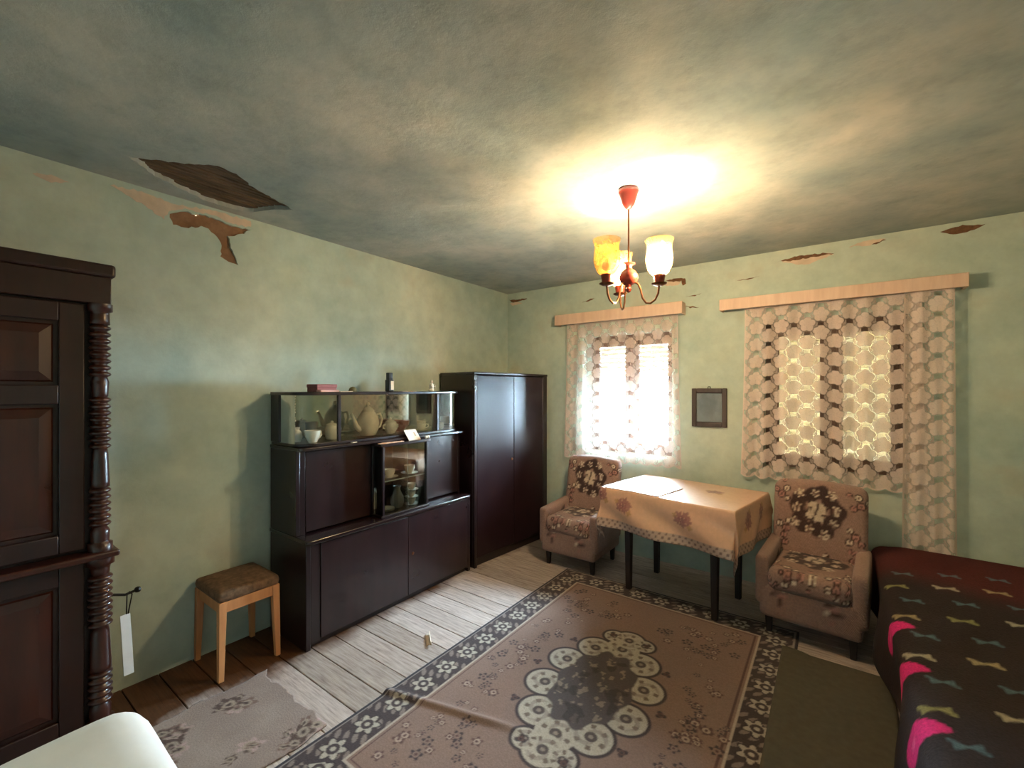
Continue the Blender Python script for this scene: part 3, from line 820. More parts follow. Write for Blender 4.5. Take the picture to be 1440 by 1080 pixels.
# on top of the vitrine
VT = VZ1+.020
t = thing('gift_box', 'dusty pink flat box on the vitrine top', 'box', (-2.60, 1.515, VT), 0.1)
MB().box(-.05,.05,-.07,.07,0,.030).build('tray', m_pink, t, bevel=.003)
MB().box(-.053,.053,-.073,.073,.026,.048).build('lid', m_pink, t, bevel=.004)
o = MB().prism(ragged([(-.03,-.055),(.025,-.06),(.03,.06),(-.025,.065)], .02, .004, 4), 0, .012).build('folded_paper', mat('pink_paper', lin(226, 176, 168), .85), loc=(-2.51, 1.50, VT)); tag(o, 'pale pink folded paper in front of the flat box', 'paper')
o = MB().prism(ragged([(-.03,-.04),(.03,-.045),(.03,.045),(-.03,.04)], .02, .003, 6), 0, .004).build('paper_sheet', m_paper, loc=(-2.515, 1.615, VT)); tag(o, 'small white paper slip beside the pink paper on the vitrine', 'paper')
lathe_thing('paperweight', 'small greenish glass dome on the vitrine top', 'paperweight', (-2.60, 1.735, VT), [(0,0),(.026,0),(.028,.006),(.024,.02),(.014,.030),(0,.034)], mat('green_glass', lin(120, 116, 84), .2, .1))
t = thing('bottle', 'tall black perfume carton bottle with cream label on the vitrine top', 'bottle', (-2.56, 2.005, VT))
MB().box(-.022,.022,-.022,.022,0,.085).build('body', m_black, t, bevel=.004)
MB().box(-.017,.017,-.017,.017,.083,.135).build('cap', m_black, t, bevel=.003)
MB().box(.0215,.0235,-.004,.021,.012,.075).build('label_sticker', m_paper, t, smooth=False)
o = MB().prism(ragged([(-.02,-.07),(.02,-.065),(.02,.07),(-.02,.06)], .02, .003, 9), 0, .0025).build('paper_sheet', m_paper, loc=(-2.50, 2.12, VT)); tag(o, 'long white paper slip on the vitrine top beside the black bottle', 'paper')
t = thing('figurine', 'small white china figurine on the vitrine top beside the wardrobe', 'figurine', (-2.555, 2.410, VT))
MB().lathe([(0,0),(.022,0),(.024,.008),(.016,.02),(.020,.040),(.014,.058),(.007,.064)], n=18).build('body', m_white, t)
MB().lathe([(0,.060),(.008,.063),(.012,.074),(.008,.086),(0,.089)], n=16).build('head', m_white, t)
MB().tube([(.010,-.014,.052),(.020,-.020,.040),(.022,-.010,.030)], .005, 7).build('arm', m_white, t)
MB().tube([(.010,.014,.052),(.020,.020,.040),(.022,.010,.030)], .005, 7).build('arm', m_white, t)

# ------------------------------------------------------------------ stool
t = thing('stool', 'small wooden stool with worn brown seat beside the display cabinet', 'stool', (-2.676, 1.058, 0))
def ws(P):
    P = P.copy(); P[:, 2] += 0.012*np.cos(P[:,0]*9)*np.cos(P[:,1]*9)*(P[:,2] > 0); return P
rbox('seat', (.335, .310, .055), .022, m_stoolseat, t, (0,0,.425), .02, warp=ws)
for s in (-1, 1):
    MB().box(-.140,.140, s*.134-.010, s*.134+.010, .345, .400).build('apron', m_stoolw, t, bevel=.002)
    MB().box(s*.150-.010, s*.150+.010, -.126,.126, .345, .400).build('apron', m_stoolw, t, bevel=.002)
    for q in (-1, 1):
        MB().frustum((s*.156, q*.142, 0), (.013,.013), (s*.146, q*.132, .402), (.019,.019)).build('leg', m_stoolw, t, bevel=.003)

# ------------------------------------------------------------------ antique cupboard with turned columns
AX, AY0, AY1, AZ = -2.480, -0.62, 0.500, 2.030
t = thing('antique_cupboard', 'tall antique walnut cupboard with ringed turned columns against the green wall', 'cupboard', (-2.66, -0.06, 0))
def ac(x0, x1, y0, y1, z0, z1): return MB().box(x0+2.66, x1+2.66, y0+.06, y1+.06, z0, z1)
ac(-2.85, AX-.05, AY0+.02, AY1-.03, .06, AZ-.06).build('carcass', m_ant, t, bevel=.004)
ac(-2.855, AX+.004, AY0-.01, AY1+.005, AZ-.055, AZ).build('cornice', m_ant, t, bevel=.012, seg=3)
ac(-2.855, AX-.010, AY0, AY1-.008, AZ-.17, AZ-.055).build('frieze', m_ant, t, bevel=.004)
ac(-2.855, AX+.035, AY0-.015, AY1+.012, .790, .818).build('waist_ledge', m_antgold, t, bevel=.009, seg=3)
ac(-2.855, AX+.010, AY0-.01, AY1+.000, 0, .075).build('plinth', m_ant, t, bevel=.008)
def panel_door(y0, y1, z0, z1, splits):
    x = AX-.050
    d = ac(x, x+.014, y0, y1, z0, z1).build('door', m_ant, t, bevel=.003)
    st = .075
    fr = ac(x+.014, x+.032, y0, y0+st, z0, z1)
    for b in ((y1-st, y1, z0, z1),): fr.box(x+.014+2.66, x+.032+2.66, b[0]+.06, b[1]+.06, b[2], b[3])
    zs = [z0]+splits+[z1-st]
    for z in zs: fr.box(x+.014+2.66, x+.032+2.66, y0+st+.06, y1-st+.06, z, z+st)
    fr.build('door_frame', m_ant, d, bevel=.004)
    zs2 = zs
    for i in range(len(zs2)-1):
        a, b = zs2[i]+st+.014, zs2[i+1]-.014
        MB().frustum((x+.014+2.66-0, 0, 0), (0.001,0.001), (0,0,0.001), (.001,.001))
        p0, p1 = y0+st+.014, y1-st-.014
        # raised and fielded panel
        mbp = MB(); v = []
        for (xx, inset) in ((x+.014, 0), (x+.020, .006), (x+.028, .040)):
            v += [(xx+2.66, p0+inset+.06, a+inset), (xx+2.66, p1-inset+.06, a+inset), (xx+2.66, p1-inset+.06, b-inset), (xx+2.66, p0+inset+.06, b-inset)]
        mbp.v = v
        for k in range(2):
            for e in range(4):
                f2 = (e+1) % 4; mbp.f.append((k*4+e, k*4+f2, k*4+4+f2, k*4+4+e))
        mbp.f.append((8, 9, 10, 11)); mbp.f.append((3, 2, 1, 0))
        mbp.build('door_panel', m_antgold, d, smooth=False)
    return d
ym = (AY0+AY1)/2
for a, b in ((AY0+.09, ym-.003), (ym+.003, AY1-.09)):
    panel_door(a, b, .835, AZ-.18, [1.44])
    panel_door(a, b, .085, .780, [])
def column_profile(z0, z1, groups, r=.030):
    prof = [(0, z0), (r*1.35, z0), (r*1.35, z0+.03), (r*1.0, z0+.035)]
    z = z0+.04
    while z < z1-.045:
        inring = any(a <= z <= b for a, b in groups)
        if inring:
            for f_, dz in ((.78, 0), (1.08, .006), (1.20, .012), (1.08, .018), (.78, .024)): prof.append((r*f_, z+dz))
            z += .028
        else:
            sw = .95+.16*math.sin((z-z0)*9)
            prof.append((r*sw, z)); z += .02
    prof += [(r*1.0, z1-.035), (r*1.35, z1-.03), (r*1.35, z1), (0, z1)]
    return prof
for y in (AY1-.042, AY0+.042):
    MB().lathe(column_profile(.818, AZ-.17, [(.90,1.07),(1.24,1.47),(1.54,1.76)]), c=(AX-.022+2.66, y+.06, 0), n=24).build('turned_column', m_antgold, t, ang=80)
    MB().lathe(column_profile(.075, .790, [(.16,.30),(.48,.70)], .034), c=(AX-.018+2.66, y+.06, 0), n=24).build('turned_column', m_antgold, t, ang=80)
hk = MB().tube([(AX-.12+2.66, AY1-.035+.06, .575),(AX-.12+2.66, AY1+.02+.06, .575),(AX-.12+2.66, AY1+.06+.06, .560),(AX-.12+2.66, AY1+.095+.06, .566)], [.007,.006,.006,.006], 8)
hk.lathe([(0,-.014),(.010,-.010),(.014,0),(.010,.010),(0,.014)], c=(AX-.12+2.66, AY1+.105+.06, .568), n=14)
hk.build('side_hook', m_iron, t)
t = thing('hanging_strip', 'narrow white strip hanging from the hook beside the antique cupboard', 'strip', (-2.60, 0.575, .17))
MB().box(-.002,.002,-.018,.018,.02,.30).move(Matrix.Rotation(.05,4,'X')).build('blade', m_sheetw, t, bevel=.001)
MB().tube([(0,-.010,.300),(0,-.008,.385),(0,.000,.400),(0,.010,.385),(0,-.004,.300)], .0025, 6).build('loop', m_iron, t)

# ------------------------------------------------------------------ white covered chair beside the camera
t = thing('covered_chair', 'easy chair under a white cotton cover opposite the antique cupboard', 'chair', (-0.97, -0.06, 0))
def wob(P):
    P = P.copy(); P[:,0] += .006*np.sin(P[:,1]*14+P[:,2]*9); P[:,2] += .004*np.sin(P[:,0]*20+P[:,1]*11); return P
rbox('backrest', (.26, .60, .63), .06, m_sheetw, t, (.055, .010, .622), .025, warp=wob)
rbox('seat', (.46, .54, .20), .06, m_sheetw, t, (.36, 0, .33), .03, warp=wob)
for sx_ in (-.02, .50):
    for sy_ in (-.22, .22):
        MB().frustum((sx_, sy_, 0), (.016,.016), (sx_, sy_, .27), (.022,.022)).build('leg', m_rib, t, bevel=.003)

# ------------------------------------------------------------------ flowered armchairs
m_fab = attr_mat('rose_tapestry', 0.92, rib=(55, (0, 0.6, 0.785)), bmp=0.6, nz=0.18, nscale=90, sheen=0.15)
TAN = np.array(lin(158, 126, 114)); DK = np.array(lin(66, 46, 44)); CR = np.array(lin(216, 194, 172)); MID = np.array(lin(112, 82, 74)); PK = np.array(lin(176, 126, 116))
def roses(u, v, cx, cy, R, col, ring=9, seed=0):
    """wreath of roses about (cx,cy)"""
    dx, dy = u-cx, v-cy
    r = np.hypot(dx, dy); th = np.arctan2(dy, dx)
    wob_ = 1+.12*np.sin(5*th+seed)+.06*np.sin(11*th)
    col = put(col, sstep(R*.42, R*.30, np.abs(r-R*.82*wob_)), DK)
    for k in range(ring):
        a = 2*math.pi*k/ring + .2*seed; rr = R*(.86+.22*(k % 2))
        fx, fy = cx+rr*math.cos(a), cy+rr*math.sin(a); q = R*(.24 if k % 2 else .19)
        d = np.hypot(u-fx, v-fy); ang = np.arctan2(v-fy, u-fx)
        pet = q*(.82+.18*np.cos(5*ang+k))
        col = put(col, sstep(pet+.004, pet-.002, d), CR)
        col = put(col, sstep(q*.72, q*.60, d), MID)
        col = put(col, sstep(q*.50, q*.40, d), CR*.9)
        col = put(col, sstep(q*.20, q*.12, d), DK)
    d = r; 
    for k in range(4):
        a = k*math.pi/2+.5; d2 = np.hypot(dx-R*.26*math.cos(a), dy-R*.26*math.sin(a))
        col = put(col, sstep(R*.27, R*.22, d2), CR*.82)
        col = put(col, sstep(R*.035, R*.02, np.abs(d2-R*.22)), DK)
    return col
def sprays(u, v, col, pts, R, seed=0):
    for i, (cx, cy) in enumerate(pts):
        for k in range(5):
            a = k*2.4+i*1.1+seed; fx, fy = cx+R*(.35+.2*k)*math.cos(a)*.8, cy+R*(.35+.2*k)*math.sin(a)
            d = np.hypot(u-fx, v-fy); q = R*(.34-.03*k)
            col = put(col, sstep(q*1.35, q*1.0, d), DK)
            col = put(col, sstep(q*.95, q*.70, d), CR if k % 2 else PK)
            col = put(col, sstep(q*.45, q*.3, d), MID)
    return col
def fab_back(P):
    c = np.tile(TAN, (len(P), 1)); u, v = P[:,0], P[:,2]
    c = put(c, .35*(.5+.5*fbm(u, v, 14, 3, 3)), MID)
    c = roses(u, v, -.01, .09, .125, c, 9, 1)
    c = sprays(u, v, c, [(-.19,-.03), (.19,-.04), (-.205,-.15), (.205,-.16), (-.20,.20), (.21,.18), (.03,-.22)], .062)
    return c
def fab_seat(P):
    c = np.tile(TAN, (len(P), 1)); u, v = P[:,0], P[:,1]-P[:,2]*1.0
    c = put(c, .35*(.5+.5*fbm(u, v, 14, 3, 4)), MID)
    c = roses(u, v, 0.0, .0, .135, c, 9, 2)
    c = sprays(u, v, c, [(-.20,-.20), (.20,-.20), (-.2,.14), (.2,.14), (0,-.30), (-.11,-.27), (.12,-.28)], .058)
    return c
def fab_plain(P):
    c = np.tile(TAN, (len(P), 1)); u, v = P[:,0]+P[:,1], P[:,2]
    c = put(c, .35*(.5+.5*fbm(u, v, 14, 3, 5)), MID)
    return sprays(u, v, c, [(-.40,.05), (-.14,.03), (.10,.06), (.36,.03)], .05)
def armchair(label, loc, rz, on_rug=False):
    t = thing('armchair', label, 'armchair', loc, rz, None)
    rbox('base', (.50, .52, .20), .03, m_fab, t, (0, 0, .215), .02, fab_plain)
    rbox('seat', (.415, .50, .14), .05, m_fab, t, (0, -.025, .355), .009, fab_seat)
    def lean(P):
        P = P.copy(); P[:,1] += .20*(P[:,2]+.25); P[:,1] += .10*(P[:,0]**2)*-1.0; P[:,2] += .02*np.cos(P[:,0]*6)*(P[:,2] > .1); return P
    rbox('backrest', (.51, .12, .54), .05, m_fab, t, (0, .185, .595), .009, fab_back, warp=lean)
    for s in (-1, 1):
        def drop(P):
            P = P.copy(); P[:,2] += .05*(P[:,1]); return P
        rbox('arm', (.075, .50, .30), .03, m_fab, t, (s*.236, -.01, .345), .02, fab_plain, warp=drop)
        for q in (-1, 1):
            MB().frustum((s*.205, q*.20, .0115 if on_rug and s < 0 and q < 0 else 0), (.014,.014), (s*.205, q*.20, .125), (.02,.02)).build('leg', m_rib, t, bevel=.003)
    return t
armchair('rose patterned armchair between the wardrobe and the table', (-1.755, 3.416, 0), 0.0)
armchair('rose patterned armchair between the table and the bed', (-0.084, 3.285, 0), math.radians(-5), True)

# ------------------------------------------------------------------ table and cloth
TA, TB, TZ = 0.470, 0.340, 0.765
TR = math.radians(-9)
t = thing('dining_table', 'wooden table under a flowered oilcloth between the armchairs', 'table', (-0.874, 3.305, 0), TR)
MB().box(-TA+.004, TA-.004, -TB+.004, TB-.004, TZ-.030, TZ-.004).build('tabletop', m_rib, t, bevel=.004)
for s in (-1, 1):
    MB().box(-TA+.14, TA-.14, s*(TB-.12)-.01, s*(TB-.12)+.01, TZ-.12, TZ-.03).build('apron', m_rib, t)
    MB().box(s*(TA-.16)-.01, s*(TA-.16)+.01, -TB+.13, TB-.13, TZ-.12, TZ-.03).build('apron', m_rib, t)
    for q in (-1, 1):
        MB().frustum((s*(TA-.16), q*(TB-.12), .0105 if q < 0 else 0), (.018,.018), (s*(TA-.16), q*(TB-.12), TZ-.03), (.026,.026)).build('leg', m_rib, t, bevel=.003)
m_cloth = attr_mat('flowered_oilcloth', 0.42, nz=0.06, nscale=40, coat=1.0, bmp=0.1)
m_oilsheet = mat('plain_oilcloth', lin(226, 178, 146), 0.42, 0.05, 20, 0.05, coat=1.0)
m_oilsheet.node_tree.nodes['Principled BSDF'].inputs['Coat Roughness'].default_value = 0.22
hang = 0.285
st = 0.008
us = np.arange(-TA-hang, TA+hang+st/2, st); vs = np.arange(-TB-hang, TB+hang+st/2, st)
U, V = np.meshgrid(us, vs)
du = np.maximum(np.abs(U)-TA, 0); dv = np.maximum(np.abs(V)-TB, 0); r = np.hypot(du, dv)
rs = np.where(r > 0, r, 1)
cxu, cxv = du/rs, dv/rs
corner = np.minimum(du, dv)/(np.maximum(du, dv)+1e-6)*(r > 0)
fl = 0.012*(1-np.exp(-r/.012)) + .09*r + .022*np.sin(U*13+V*17)*sstep(.03, .2, r) - .05*corner*sstep(.1,.38,r)
fl = np.where((U > 0) & (du > dv), .5*fl, fl)
X = np.sign(U)*np.minimum(np.abs(U), TA) + np.sign(U)*cxu*fl
Yc = np.sign(V)*np.minimum(np.abs(V), TB) + np.sign(V)*cxv*fl
Z = TZ + .0015*np.sin(U*9)*np.cos(V*11) - np.where(r > .006, r-.006, 0)*.985 - .006*np.minimum(r/.012, 1)**2
CL = np.array(lin(226, 178, 146))
col = np.zeros(U.shape+(3,)); col[:] = CL
col = put(col, .25*(.5+.5*fbm(U, V, 9, 4, 6)), np.array(lin(214, 160, 136)))
def blossom(col, cx, cy, R, c, k=6, ph=0.0):
    d = np.hypot(U-cx, V-cy); a = np.arctan2(V-cy, U-cx)
    return put(col, .8*sstep(R*1.02, R*.75, d/(.78+.22*np.cos(k*a+ph))), c)
for i, (fx, fy) in enumerate([(-.27, -TB-.10), (.16, -TB-.11), (-.47,-TB-.05), (.20, .08), (-.24, .12), (-.02, -.18), (TA+.10, -.12), (TA+.10, .14), (-TA-.1, 0)]):
    for k in range(5):
        a = k*1.26+i; col = blossom(col, fx+.038*math.cos(a), fy+.030*math.sin(a), .034, np.array(lin(150, 92, 92)), 5, i)
    col = blossom(col, fx, fy, .022, np.array(lin(112, 66, 78)))
    col = blossom(col, fx+.05, fy-.045, .026, np.array(lin(190, 144, 96)), 4, 1); col = blossom(col, fx-.055, fy+.02, .022, np.array(lin(190, 144, 96)), 4, 2)
edge = np.maximum(np.abs(U)-TA-hang, np.abs(V)-TB-hang)
band = sstep(-.062, -.058, edge)
col = put(col, band, np.array(lin(186, 156, 140)))
col = put(col, band*sstep(.2, .6, np.sin(U*150)*np.sin(V*150)), np.array(lin(122, 96, 90)))
cl = sheet('tablecloth', np.stack([X, Yc, Z], -1), m_cloth, col=col, loc=(-0.874, 3.305, 0), solid=.0015)
cl.rotation_euler = (0, 0, TR)
tag(cl, 'peach flowered oilcloth with lace hem hanging over the table', 'tablecloth')
o = MB().prism([(-.455,-.340),(-.02,-.340),(.0,.01),(-.43,.10)], 0, .005).build('folded_cover', m_oilsheet, loc=(-0.874, 3.305, TZ+.002), bevel=.0015)
o.rotation_euler = (0, 0, TR); tag(o, 'flat folded sheet lying on the flowered oilcloth on the table', 'sheet')

# ------------------------------------------------------------------ bed and blanket
BX0, BX1, BY0, BY1, BZ = 0.280, 1.19, 0.95, 3.728, 0.47
t = thing('bed', 'low bed beside the armchair under a dark woven blanket', 'bed', ((BX0+BX1)/2, (BY0+BY1)/2, 0))
bxh, byh = (BX1-BX0)/2, (BY1-BY0)/2
MB().box(-bxh+.03, bxh-.01, -byh+.03, byh-.03, .12, .24).build('bed_frame', m_rib, t, bevel=.006)
rbox('mattress', (2*bxh-.05, 2*byh-.06, .20), .05, m_sheetw, t, (.01, 0, .334), .05)
for s in (-1, 1):
    for q in (-1, 1): MB().frustum((s*(bxh-.08), q*(byh-.09), 0), (.022,.022), (s*(bxh-.08), q*(byh-.09), .13), (.026,.026)).build('leg', m_rib, t)
m_blk = attr_mat('woven_blanket', 0.95, nz=0.25, nscale=120, bmp=0.6)
hb = 0.36; st = 0.010
us = np.arange(-hb, 2*bxh+st/2, st); vs = np.arange(0, 2*byh+st/2, st)
U, V = np.meshgrid(us, vs)                      # U<0 hangs down the room side
r = np.maximum(-U, 0); R0 = 0.06
ang = np.minimum(r/R0, math.pi/2)
Xb = np.where(U > 0, U, -R0*np.sin(ang)) - bxh - .0 - .030*np.sin(V*7+1)*sstep(.05, .3, r) - .05*r
Zb = BZ + .012*np.sin(U*5+.5)*np.sin(V*3.3) - np.where(r > 0, R0*(1-np.cos(ang)), 0) - np.maximum(r-R0*math.pi/2, 0)
Zb = np.maximum(Zb, .035) + .012*sstep(2.25, 2.65, V)*sstep(-.02,.10,U)
Yb = V-byh
BK = np.array(lin(42, 32, 32)); BUR = np.array(lin(76, 30, 29))
col = np.zeros(U.shape+(3,)); col[:] = BK
col = put(col, .3*(.5+.5*fbm(U, V, 22, 3, 8)), np.array(lin(56, 44, 43)))
# burgundy ends of the weave towards the window and the far side
col = put(col, sstep(2.10, 2.45, V+.35*U), BUR)
def bow(col, cx, cy, c, s=.048, tilt=.0):
    dx, dy = (U-cx), (V-cy); x_ = dx*math.cos(tilt)+dy*math.sin(tilt); y_ = -dx*math.sin(tilt)+dy*math.cos(tilt)
    w = .006+.46*np.abs(x_)
    m_ = sstep(w+.003, w-.004, np.abs(y_))*sstep(s, s-.006, np.abs(x_))
    return put(col, m_*.65, c)
YEL = np.array(lin(176, 158, 118)); PALE = np.array(lin(184, 174, 150)); TEAL = np.array(lin(88, 116, 124)); GRN = np.array(lin(150, 146, 92))
ox, oy = -BX0, -BY0
k = 0
for yrow in np.arange(1.22, 3.3, .36):
    for j in range(5):
        x_ = .275+.20*j; y_ = yrow+.09*j
        col = bow(col, x_+ox, y_+oy, (PALE, YEL, GRN)[(j+k) % 3], .048, .25)
        col = bow(col, x_+.045+ox, y_+.20+oy, TEAL, .042, .25)
    k += 1
PINK = np.array(lin(206, 40, 112))
for yrow in np.arange(1.10, 2.9, .36):
    dx = (U-(-.085)); dy = V-(yrow+.02+oy)
    e = np.hypot(dx/.105, dy/(.058*(1-.35*np.clip(dx/.105,-1,1))))
    col = put(col, sstep(1.02, .9, e), PINK)
    col = put(col, sstep(.55, .3, np.hypot((dx+.03)/.05, dy/.03))*.5, np.array(lin(230, 110, 150)))
bl = sheet('blanket', np.stack([Xb, Yb, Zb], -1), m_blk, col=col, loc=((BX0+BX1)/2, (BY0+BY1)/2, 0), solid=.010)
tag(bl, 'dark woven blanket with small bows and pink tulips spread over the bed', 'blanket')

# ------------------------------------------------------------------ rugs
m_rug = attr_mat('carpet_pile', 0.95, nz=0.16, nscale=130, bmp=0.5, sheen=0.1)
RX0, RX1, RY0, RY1 = -1.765, -0.155, 0.82, 3.19
st = 0.0055
U, V = np.meshgrid(np.arange(RX0, RX1+st/2, st), np.arange(RY0, RY1+st/2, st))
cx, cy = (RX0+RX1)/2, (RY0+RY1)/2
FB = np.array(lin(144, 116, 104)); DB = np.array(lin(74, 60, 60)); CRM = np.array(lin(186, 172, 156)); BRN = np.array(lin(102, 74, 68))
col = np.zeros(U.shape+(3,)); col[:] = FB
col = put(col, .30*(.5+.5*fbm(U, V, 4, 5, 11)), np.array(lin(132, 100, 86)))
def flower(col, fx, fy, q, outer, inner, core, k=6, ph=0.0):
    d = np.hypot(U-fx, V-fy); m_ = d < q*1.5
    if not m_.any(): return col
    a = np.arctan2(V-fy, U-fx); pet = q*(.80+.20*np.cos(k*a+ph))
    col = put(col, sstep(pet, pet-.007, d), outer)
    col = put(col, sstep(q*.52, q*.42, d), inner)
    return put(col, sstep(q*.26, q*.16, d), core)
# border
eu = np.minimum(U-RX0, RX1-U); ev = np.minimum(V-RY0, RY1-V); e = np.minimum(eu, ev)
BW = .185
bm_ = (e > .022) & (e < BW)
col = np.where((e <= .014)[..., None], np.array(lin(58, 50, 56)), col)
col = np.where(((e > .014) & (e <= .024))[..., None], np.array(lin(150, 136, 128)), col)
bcol = col.copy(); bcol[:] = DB
along = np.where(eu < ev, V-cy, U-cx); across = e-(.024+BW)/2
pit = .165
kk = np.round(along/pit); da = along-kk*pit; dd = np.hypot(da, across); an = np.arctan2(across, da)
pet = .060*(.80+.20*np.cos(6*an))
leaf = np.sin(along/pit*2*math.pi*2+across*50)*np.sin(across*75+along*14)
bcol = put(bcol, sstep(.25, .45, leaf)*.75, np.array(lin(150, 132, 122)))
bcol = put(bcol, sstep(pet+.010, pet+.004, dd), DB*.8)
bcol = put(bcol, sstep(pet, pet-.006, dd)*.95, CRM)
bcol = put(bcol, sstep(.030, .026, dd), DB); bcol = put(bcol, sstep(.014, .009, dd), CRM)
col = np.where(bm_[..., None], bcol, col)
col = np.where(((e > BW) & (e < BW+.010))[..., None], np.array(lin(186, 166, 150)), col)
col = np.where(((e > BW+.022) & (e < BW+.028))[..., None], BRN, col)
# corner spandrels and sprigs in the field
r2 = random.Random(4)
spr = []
for sx_ in (-1, 1):
    for sy_ in (-1, 1):
        for (a, b) in ((.46, .28), (.40, .58), (.22, .74), (.47, .80), (.50, .03)):
            spr.append((cx+sx_*a, cy+sy_*b))
for (fx, fy) in spr:
    for k in range(12):
        a = r2.uniform(0, 6.28); rr = .105*math.sqrt(r2.random())
        px, py = fx+rr*math.cos(a), fy+rr*math.sin(a)*1.3
        col = flower(col, px, py, r2.uniform(.018, .036), BRN if k % 2 else DB, np.array(lin(176, 150, 134)) if k % 2 else FB, BRN, 5, k)
# medallion
ex, ey = (U-cx)/.235, (V-cy)/.395
rad = np.hypot(ex, ey); th = np.arctan2(ey, ex)
inner = 1.0+.06*np.cos(10*th)
lob = []
for k in range(10):
    a = 2*math.pi*(k+.5)/10; lob.append((cx+.225*math.cos(a), cy+.375*math.sin(a), .092))
lob += [(cx, cy+.48, .085), (cx, cy-.48, .085)]
lob += [(cx+.09, cy+.475, .055), (cx-.09, cy+.475, .055), (cx+.09, cy-.475, .055), (cx-.09, cy-.475, .055)]
for fx, fy, q in lob:
    d = np.hypot(U-fx, V-fy); col = put(col, sstep(q+.022, q+.014, d), DB)
for i, (fx, fy, q) in enumerate(lob):
    d = np.hypot(U-fx, V-fy); a = np.arctan2(V-fy, U-fx)
    col = put(col, sstep(q+.006, q-.001, d), CRM)
    spot = sstep(.3, .6, np.cos(6*a+i))*sstep(.016, .008, np.abs(d-q*.66))
    col = put(col, spot, np.array(lin(120, 102, 92)))
    sc = np.sin(2.0*a+d*95+i*1.7); col = put(col, sstep(.35, .6, sc)*sstep(q*.9, q*.7, d)*.55, np.array(lin(140, 122, 112)))
    col = put(col, sstep(q*.34, q*.27, d), np.array(lin(92, 78, 74))); col = put(col, sstep(q*.15, q*.09, d), np.array(lin(150,132,120)))
col = put(col, sstep(.80, .76, rad/inner), np.array(lin(92, 80, 78)))
speck = sstep(.42, .58, fbm(U, V, 60, 3, 21))
col = put(col, speck*sstep(.74, .70, rad)*.6, np.array(lin(168, 146, 130)))
speck2 = sstep(.35, .5, fbm(U, V, 34, 2, 23))
col = put(col, speck2*sstep(.74, .70, rad)*.7, np.array(lin(66, 56, 56)))
# small palmettes round the medallion
for k in range(10):
    a = 2*math.pi*k/10; fx, fy = cx+.235*1.42*math.cos(a), cy+.395*1.30*math.sin(a)
    col = flower(col, fx, fy, .030, DB, BRN, DB, 3, a*3)
fold = .014*np.exp(-(((V-1.40)-.27*(U+1.64))/.022)**2)*sstep(-1.0, -1.25, U)
Zr = .011 + .0012*fbm(U, V, 5, 4, 31) + fold
rg = sheet('floral_rug', np.stack([U-cx, V-cy, Zr], -1), m_rug, col=col, loc=(cx, cy, 0), solid=.0095)
tag(rg, 'large brown rug with cream rosette medallion and dark flowered border', 'rug')

# olive mat beside the bed
def mat_drape(P):
    P = P.copy(); P[:,2] -= .0125*sstep(-.165, -.10, P[:,0]); return P
o = rbox('felt_mat', (.475, 2.05, .010), .004, m_matrug, None, (.0125, 1.925, .018), .03, warp=mat_drape)
tag(o, 'plain olive floor mat lying between the rug and the bed', 'mat')

# faded runner near the antique cupboard
U, V = np.meshgrid(np.arange(-2.42, -1.80, .008), np.arange(-.45, 1.08, .008))
jx = .018*fbm(V, V*0+1, 20, 4, 41)
col = np.zeros(U.shape+(3,)); col[:] = np.array(lin(162, 142, 132))
col = put(col, .6*(.5+.5*fbm(U, V, 10, 4, 42)), np.array(lin(128, 104, 94)))
r3 = random.Random(12)
for i in range(30):
    fx, fy = r3.uniform(-2.36, -1.86), r3.uniform(-.3, 1.02)
    for k in range(4):
        col = flower(col, fx+r3.uniform(-.05,.05), fy+r3.uniform(-.05,.05), r3.uniform(.025,.06), [np.array(lin(88, 66, 58)), np.array(lin(178, 148, 140)), np.array(lin(120, 92, 82))][k % 3], np.array(lin(160, 140, 124)), np.array(lin(74, 56, 50)), 5, k)
o = sheet('faded_runner', np.stack([U+2.11+jx, V-.30+.02*fbm(U, U*0+2, 18, 4, 43), .007+.001*fbm(U, V, 6, 3, 44)], -1), m_rug, col=col, loc=(-2.11, .30, 0), solid=.006)
tag(o, 'faded tattered floral runner on the boards in front of the stool', 'rug')
# curled scrap on the boards
P = []
for i in range(9):
    a = i/8*2.2; P.append([(-.02+.030*math.sin(a)*1.0-.0, -.06+.12*j/8+.010*math.sin(i), .003+.012*(1-math.cos(a))) for j in range(9)])
o = sheet('paper_curl', np.array(P), m_paper, loc=(-1.93, 1.80, 0), solid=.001); o.rotation_euler = (0, 0, .9)
tag(o, 'curled white paper scrap on the boards beside the large rug', 'paper')

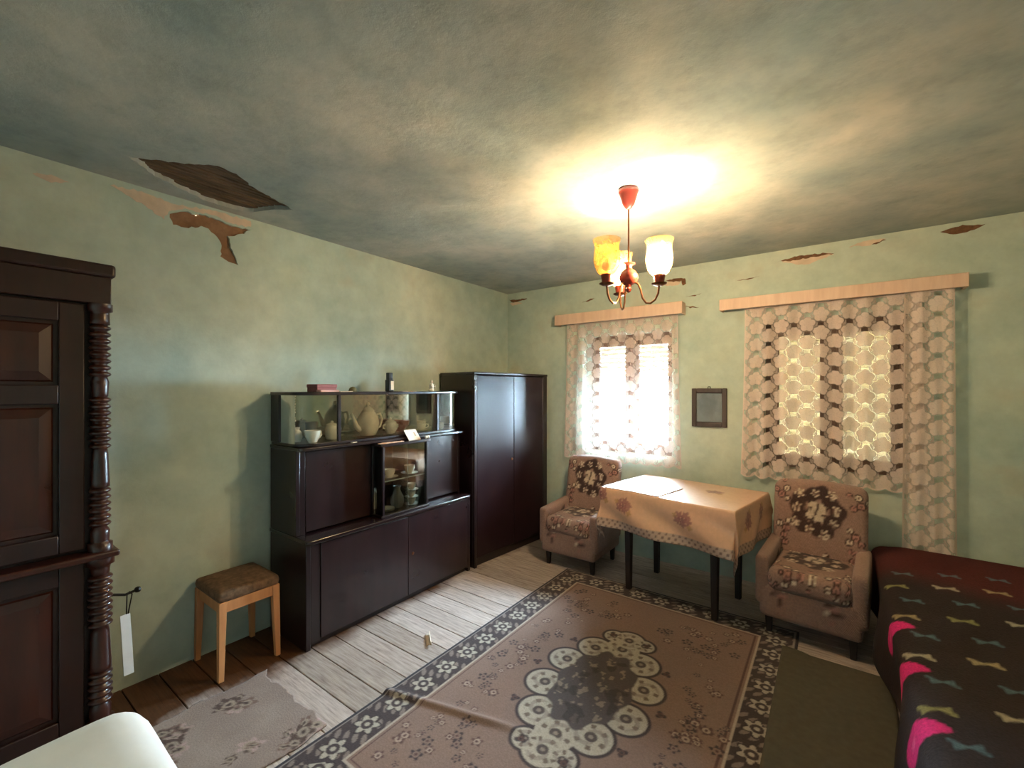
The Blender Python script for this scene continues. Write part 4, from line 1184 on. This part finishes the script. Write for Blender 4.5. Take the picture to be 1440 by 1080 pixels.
# ------------------------------------------------------------------ chandelier
LX, LY = -0.848, 2.186
t = thing('chandelier', 'three-armed brass chandelier with amber glass shades hanging from the ceiling', 'chandelier', (LX, LY, H))
MB().lathe([(0,0),(.050,0),(.053,-.006),(.053,-.018),(.049,-.022),(.046,-.032),(.030,-.080),(.016,-.100),(.008,-.106),(0,-.106)], n=28).build('ceiling_canopy', m_maroon, t)
MB().tube([(0,0,-.10),(0,0,-.400)], .0045, 8).build('rod', m_brass, t)
MB().lathe([(0,-.385),(.034,-.388),(.034,-.392),(.016,-.398),(.014,-.412),(.034,-.428),(.046,-.445),(.050,-.462),(.044,-.480),(.030,-.494),(.016,-.500),(.012,-.512),(.016,-.520),(.010,-.535),(0,-.540)], n=28).build('body', m_maroon, t)
def shade_mat(nm, amb):
    M = NT(nm)
    tl = M.add('ShaderNodeBsdfTranslucent'); tl.inputs['Color'].default_value = (*amb, 1)
    tr = M.add('ShaderNodeBsdfTransparent'); tr.inputs['Color'].default_value = (1.0, .88, .66, 1)
    n = noise_node(M, 38, 3); rp = ramp(M, n.outputs['Fac'], [(.45, (.30,)*3), (.62, (.62,)*3)])
    gl = M.add('ShaderNodeBsdfGlossy'); gl.inputs['Roughness'].default_value = .15
    m1 = M.add('ShaderNodeMixShader'); M.link(rp.outputs['Color'], m1.inputs['Fac'])
    M.link(tr.outputs[0], m1.inputs[1]); M.link(tl.outputs[0], m1.inputs[2])
    m2 = M.add('ShaderNodeMixShader'); m2.inputs['Fac'].default_value = .06
    M.link(m1.outputs[0], m2.inputs[1]); M.link(gl.outputs[0], m2.inputs[2])
    M.link(m2.outputs[0], M.out.inputs['Surface'])
    return M.m
m_shade = shade_mat('amber_glass', (.42, .23, .055))
M = NT('lit_bulb'); em = M.add('ShaderNodeEmission'); em.inputs['Color'].default_value = (1.0, .85, .64, 1)
BR = .024; em.inputs['Strength'].default_value = BULB_POWER/(math.pi*4*math.pi*BR*BR)
M.link(em.outputs[0], M.out.inputs['Surface']); m_lit = M.m
m_unlit = mat('unlit_bulb', lin(226, 214, 190), .3, .03)
view = math.radians(36.2)
RA = 0.155
for k, (aw, lit) in enumerate(((-32, True), (92, True), (212, False))):
    # angle measured in the plan, 0 = along the picture's right
    a = math.radians(aw) + view
    ca, sa = math.cos(a), math.sin(a)
    def pt(r_, z_): return (r_*ca, r_*sa, z_)
    prof = [(.030,-.488), (.050,-.500), (.062,-.530), (.072,-.575), (.090,-.602), (.112,-.606), (.135,-.590), (.150,-.560), (RA,-.520)]
    arm = MB().tube([pt(*p) for p in prof], .0052, 8).build('arm', m_brass, t)
    c = pt(RA, 0)
    MB().lathe([(0,-.524),(.020,-.522),(.036,-.514),(.038,-.510),(.030,-.511),(0,-.512)], c=(c[0], c[1], 0), n=22).build('drip_pan', m_brass, arm)
    MB().lathe([(0,-.512),(.024,-.510),(.026,-.490),(.030,-.470),(.028,-.466),(0,-.466)], c=(c[0], c[1], 0), n=22).build('shade_holder', m_maroon, arm)
    sp = [(.027,-.472),(.046,-.455),(.060,-.425),(.066,-.395),(.064,-.365),(.060,-.335),(.061,-.315),(.070,-.292)]
    P = np.array([[(c[0]+r_*math.cos(q), c[1]+r_*math.sin(q), z_) for q in np.linspace(0, 2*math.pi, 33)] for r_, z_ in sp])
    sheet('shade', P, m_shade, arm)
    MB().lathe([(0,-.024),(.010,-.021),(.018,-.016),(.0225,-.008),(.024,0),(.0225,.010),(.017,.020),(.008,.025),(0,.026)], c=(c[0], c[1], -.425), n=16).build('bulb', m_lit if lit else m_unlit, arm)
